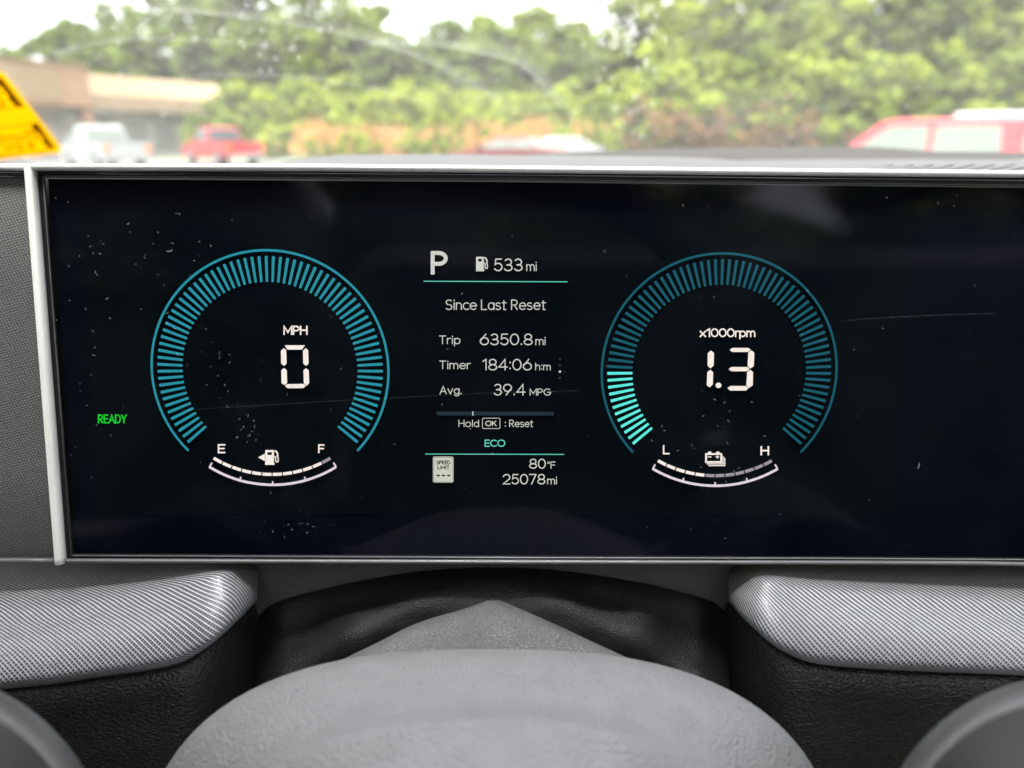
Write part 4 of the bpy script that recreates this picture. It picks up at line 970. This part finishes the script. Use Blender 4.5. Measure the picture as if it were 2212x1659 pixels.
def seg7(x0, y0, x1, y1, which, th, skew, mat, par, name):
    ym = (y0+y1)/2; g_ = 1.1; b_ = th*.55; polys = []
    def sk(p): return (p[0]+(y1-p[1])*skew, p[1])
    H_ = lambda y, a, b: [(a+b_+g_, y), (a+b_+g_+th*.35, y-th/2), (b-b_-g_-th*.35, y-th/2), (b-b_-g_, y), (b-b_-g_-th*.35, y+th/2), (a+b_+g_+th*.35, y+th/2)]
    V_ = lambda x, a, b: [(x, a+g_), (x+th/2, a+g_+th*.45), (x+th/2, b-g_-th*.45), (x, b-g_), (x-th/2, b-g_-th*.45), (x-th/2, a+g_+th*.45)]
    yt, yb_ = y0+th/2, y1-th/2; xl, xr = x0+th/2, x1-th/2
    d = dict(a=H_(yt, x0, x1), d=H_(yb_, x0, x1), g=H_(ym, x0, x1), f=V_(xl, yt-.5, ym), b=V_(xr, yt-.5, ym), e=V_(xl, ym, yb_+.5), c=V_(xr, ym, yb_+.5))
    for s_ in which: polys.append([sk(p_) for p_ in d[s_]])
    for pl_ in polys: poly('segment', [pl_], mat, par)
sdig = text('MPH', 609.7, 662.6, 703.6, 723.8, 3.4, M['white'], disp, 'unit_readout')
dg = poly('speed_digit', [[(613, 746.1), (657, 746.1), (650, 755.6), (618.5, 755.6)]], M['white'], disp)
zp = lambda x, y: (291.6+x*.332, 518.4+y*.332)
for pts in ([(943, 722), (962, 704), (978, 718), (980, 805), (964, 821), (944, 805)], [(1087, 722), (1104, 704), (1121, 718), (1124, 806), (1107, 821), (1089, 805)],
            [(945, 850), (963, 834), (981, 849), (984, 932), (970, 947), (947, 934)], [(1090, 850), (1107, 835), (1125, 850), (1128, 932), (1112, 950), (1093, 934)], [(970, 953), (985, 940), (1092, 938), (1108, 951), (1088, 966), (988, 967)]):
    poly('segment', [[zp(*q) for q in pts]], M['white'], dg)
text('x1000rpm', 1512.9, 1634.2, 709.3, 728.6, 3.0, M['white'], disp, 'unit_readout', gap=.16)
zp2 = lambda x, y: (1274.5+x*.332, 518.4+y*.332)
dg2 = poly('engine_digit', [[zp2(*q) for q in ((772, 738), (792, 720), (813, 736), (811, 818), (790, 837), (771, 820))]], M['white'], disp)
for pts in ([(769, 862), (789, 846), (807, 862), (805, 942), (784, 962), (765, 946)], arc(842, 948, 19, 18, 0, 345, 14), [(915, 716), (934, 703), (1036, 703), (1052, 714), (1036, 730), (932, 730)],
            [(1037, 734), (1056, 718), (1076, 734), (1073, 822), (1050, 838), (1032, 824)], [(908, 842), (926, 828), (1030, 828), (1046, 842), (1028, 856), (926, 856)],
            [(1030, 860), (1050, 846), (1068, 862), (1066, 948), (1042, 964), (1024, 948)], [(900, 966), (920, 952), (1022, 952), (1040, 966), (1020, 982), (918, 982)]):
    poly('segment', [[zp2(*q) for q in pts]], M['white'], dg2)
text('READY', 207.5, 270.4, 896, 915.8, 3.0, M['green'], disp, 'ready_lamp', gap=.2)

# level gauges under the rings
def level(name, c, R1, hc, n, lit, litm, offm, c2, R2, hc2):
    par = None
    a1 = math.degrees(math.asin(hc2/R2)); base = poly(name, stroke_polys(arc(c2[0], c2[1], R2, R2, 90+a1, 90-a1, 40), 5.4), M['lilac'], disp)
    for i, k in enumerate((-1, -.5, 0, .5, 1)):
        a = R(90-a1*k*.995); l = 11 if abs(k) == 1 else 8; ux, uy = math.cos(a), math.sin(a)
        poly('scale_mark', stroke_polys([(c2[0]+ux*(R2-1), c2[1]+uy*(R2-1)), (c2[0]+ux*(R2-l), c2[1]+uy*(R2-l))], 3.2 if abs(k) < 1 else 3.6), M['lilac'], base)
    a1 = math.degrees(math.asin(hc/R1)); st_ = 2*a1/n
    for i in range(n):
        b0 = 90+a1-i*st_-.28; b1 = 90+a1-(i+1)*st_+.28
        poly('level_bar', stroke_polys(arc(c[0], c[1], R1, R1, b0, b1, 4), 6.6), litm if i < lit else offm, base)
    return base
level('fuel_gauge', (585.5, 782.3), 244, 127.5, 12, 11, M['white'], M['grey'], (587, 787.4), 261.6, 138)
level('battery_gauge', (1546.3, 777.5), 251.5, 124.5, 12, 5, M['white'], M['grey'], (1546.8, 784), 267, 136)
text('E', 467.6, 484.2, 960.6, 980.5, 3.2, M['white'], disp, 'scale_letter'); text('F', 685.4, 699.4, 961, 980.2, 3.2, M['white'], disp, 'scale_letter')
text('L', 1433.4, 1448, 962.6, 982.9, 3.2, M['white'], disp, 'scale_letter'); text('H', 1645, 1664, 964.8, 985.2, 3.6, M['white'], disp, 'scale_letter')
fz = lambda x, y: (421.2+x*.15137, 939.7+y*.15137)
def pump(fn, mat, name, par):
    b_ = []
    b_ += stroke_polys([fn(*q) for q in ((1003, 238), (1097, 238), (1097, 420), (1003, 420))], 4.6, True)
    b_.append([fn(*q) for q in ((992, 292), (1110, 292), (1110, 425), (992, 425))]); b_.append([fn(*q) for q in ((985, 412), (1122, 412), (1122, 432), (985, 432))])
    b_ += stroke_polys([fn(*q) for q in smooth_pts([(1112, 312), (1130, 318), (1136, 350), (1136, 380), (1154, 396), (1172, 382), (1172, 340), (1160, 300)], 4)], 2.4)
    b_ += stroke_polys([fn(*q) for q in smooth_pts([(1122, 232), (1150, 250), (1166, 285), (1160, 330)], 4)], 3.4)
    return poly(name, b_, mat, par)
pump(fz, M['white'], 'fuel_icon', disp)
poly('filler_side_arrow', [[fz(885, 328), fz(982, 274), fz(982, 382)]], M['white'], disp)
bz = lambda x, y: (1382.5+x*.15137, 939.7+y*.15137)
bi = []
for k, dx in ((2, 48), (1, 24), (0, 0)):
    if k == 0: bi += stroke_polys([bz(*q) for q in ((954, 280), (1172, 280), (1172, 394), (954, 394))], 3.9, True)
    else: bi += stroke_polys([bz(*q) for q in ((950+dx-10, 397+dx), (1174+dx, 397+dx), (1174+dx, 290+dx*.9))], 2.3)
for x in (985, 1100): bi.append([bz(*q) for q in rectp(x, 246, x+46, 274)])
bi.append([bz(*q) for q in rectp(980, 315, 1032, 329)]); bi.append([bz(*q) for q in rectp(1092, 316, 1146, 329)]); bi.append([bz(*q) for q in rectp(1112, 300, 1126, 345)])
poly('battery_icon', bi, M['white'], disp)

# centre column
text('P', 929.5, 966.5, 541.5, 593, 8.6, M['soft'], disp, 'gear_letter')
pz = lambda x, y: (1028+(x-985)*.131, 554+(y-222)*.148)
pump(pz, M['soft'], 'range_icon', disp)
text('533', 1066.4, 1129.4, 557.8, 585.6, 2.6, M['soft'], disp); text('mi', 1137, 1160, 564.5, 585.4, 1.9, M['soft'], disp, 'unit_readout')
poly('divider_line', stroke_polys([(914, 607.2), (1226.5, 608.4)], 1.9), M['mint'], disp)
text('Since Last Reset', 961.6, 1179.8, 646.8, 669.6, 2.1, M['soft'], disp, 'heading')
for s_, a, b, c, d in (('Trip', 947.7, 994, 725, 743.8), ('Timer', 948.2, 1016, 779.4, 798), ('Avg.', 948.8, 997.6, 834.8, 852.6)): text(s_, a, b, c, d, 1.9, M['soft'], disp, 'row_name')
for s_, a, b, c, d in (('6350.8', 1036, 1150.8, 720.8, 746), ('184:06', 1041.8, 1149.2, 775.6, 800.8), ('39.4', 1066, 1135.4, 829.8, 855.2)): text(s_, a, b, c, d, 2.4, M['soft'], disp)
text('mi', 1156.8, 1179.2, 727.6, 746, 1.8, M['soft'], disp, 'unit_readout'); text('h:m', 1156.4, 1190, 784, 800.6, 1.8, M['soft'], disp, 'unit_readout'); text('MPG', 1144.4, 1190, 840, 855.2, 1.8, M['soft'], disp, 'unit_readout')
for k, y in enumerate((775.8, 789.4, 803.3, 816.8)): poly('page_dot', [arc(1210, y, 2.6, 2.6, 0, 345, 12)], M['soft'] if k == 2 else M['dot'], disp)
pb = poly('progress_bar', [[(942.6, 889.8), (1197, 890.6), (1197, 898.8), (942.6, 898.2)]], M['slate'], disp)
poly('progress_mark', [rectp(1020, 889.4, 1022.2, 898.6)], M['soft'], pb, GO+.0002)
text('Hold', 989.8, 1034.4, 907.8, 923.6, 1.6, M['soft'], disp, 'hint'); text('OK', 1048, 1072.4, 909.8, 921.6, 1.9, M['soft'], disp, 'hint'); text(':', 1090.6, 1092.6, 908.5, 924.5, 1.7, M['soft'], disp, 'hint'); text('Reset', 1100, 1152.2, 907.9, 923.8, 1.6, M['soft'], disp, 'hint')
poly('key_outline', stroke_polys([(1044, 904.3), (1078, 904.4), (1079.8, 906), (1079.8, 925), (1078, 926.8), (1044, 926.8), (1041.9, 925), (1041.9, 906)], 1.3, True), M['soft'], disp)
text('ECO', 1046.6, 1091.4, 950.8, 966.4, 2.2, M['mint'], disp, 'drive_mode', gap=.16)
poly('divider_line', stroke_polys([(917.6, 982), (1219, 982.9)], 1.8), M['mint'], disp)
sgn = poly('speed_limit_sign', [[(937, 987.4), (976.6, 987.4), (979.2, 990), (979.2, 1041.4), (976.6, 1044), (937, 1044), (934.4, 1041.4), (934.4, 990)]], M['signw'], disp)
poly('sign_border', stroke_polys([(937.6, 989), (976.2, 989), (977.7, 990.5), (977.7, 1041), (976.2, 1042.5), (937.6, 1042.5), (936, 1041), (936, 990.5)], .7, True), M['ink'], sgn, GO+.0003)
text('SPEED', 942, 972.6, 995.8, 1004.2, 1.6, M['ink'], sgn, 'sign_word', .22, GO+.0003); text('LIMIT', 944.4, 970.6, 1006.8, 1014.8, 1.6, M['ink'], sgn, 'sign_word', .24, GO+.0003)
for x in (942.6, 953.8, 965.3): poly('sign_dash', [rectp(x, 1026.8, x+7.4, 1029.9)], M['ink'], sgn, GO+.0003)
text('80', 1143.4, 1179.4, 992.2, 1014, 2.3, M['soft'], disp); poly('degree_ring', stroke_polys(arc(1185.2, 1001, 2.1, 2.1, 0, 340, 12), 1.2, True), M['soft'], disp); text('F', 1189.6, 1200.2, 998.4, 1014, 1.8, M['soft'], disp, 'unit_readout')
text('25078', 1085.8, 1178.4, 1025.4, 1048, 2.3, M['soft'], disp); text('mi', 1182.4, 1203.8, 1030.8, 1048, 1.8, M['soft'], disp, 'unit_readout')

# dust and hairline scratches on the cover glass
rg = random.Random(77); v, f = [], []
def speck(x, y, ln, wd):
    ln *= .8; wd *= .62
    a = rg.uniform(-.9, .9)+(0 if rg.random() < .7 else 1.4); bend = rg.uniform(-.6, .6); pts = [(x, y)]
    for k in range(3): a += bend; x += math.cos(a)*ln/3; y += math.sin(a)*ln/3; pts.append((x, y))
    for q in stroke_polys(pts, wd):
        n = len(v); v.extend([S(a_, b_, .00012) for a_, b_ in q]); f.append((n, n+1, n+2, n+3))
for _ in range(30): speck(rg.uniform(170, 420), 460+abs(rg.gauss(0, 190)), rg.uniform(3, 9), rg.uniform(.7, 1.3))
for _ in range(24): speck(rg.uniform(100, 210), rg.uniform(420, 1180), rg.uniform(3, 8), rg.uniform(.7, 1.2))
for _ in range(14): speck(rg.gauss(522, 20), rg.gauss(940, 26), rg.uniform(3, 10), rg.uniform(.7, 1.3))
for _ in range(14): speck(rg.gauss(470, 25), rg.gauss(800, 50), rg.uniform(3, 8), rg.uniform(.7, 1.2))
for _ in range(100): speck(rg.uniform(220, 2200), rg.uniform(410, 1195), rg.uniform(2, 7), rg.uniform(.6, 1.1))
for _ in range(12): speck(rg.gauss(650, 40), rg.gauss(1140, 14), rg.uniform(3, 9), rg.uniform(.6, 1.1))
for _ in range(24): speck(rg.uniform(1400, 1700), rg.uniform(800, 1050), rg.uniform(3, 9), rg.uniform(.7, 1.2))
speck(1985, 1000, 16, 2.2); speck(360, 542, 18, 1.5)
o = mesh_obj('dust_specks', v, f, M['dust'], disp); tag(o, kind='stuff')
for pts in ([(395, 886), (600, 873), (840, 860), (1050, 849), (1250, 844)], [(1830, 692), (1900, 687), (2010, 681), (2150, 677)]):
    v = []; f = []
    for q in stroke_polys(smooth_pts(pts, 5), .55): n = len(v); v += [S(a, b, .0001) for a, b in q]; f.append((n, n+1, n+2, n+3))
    mesh_obj('hairline_scratch', v, f, M['scratch'], disp)
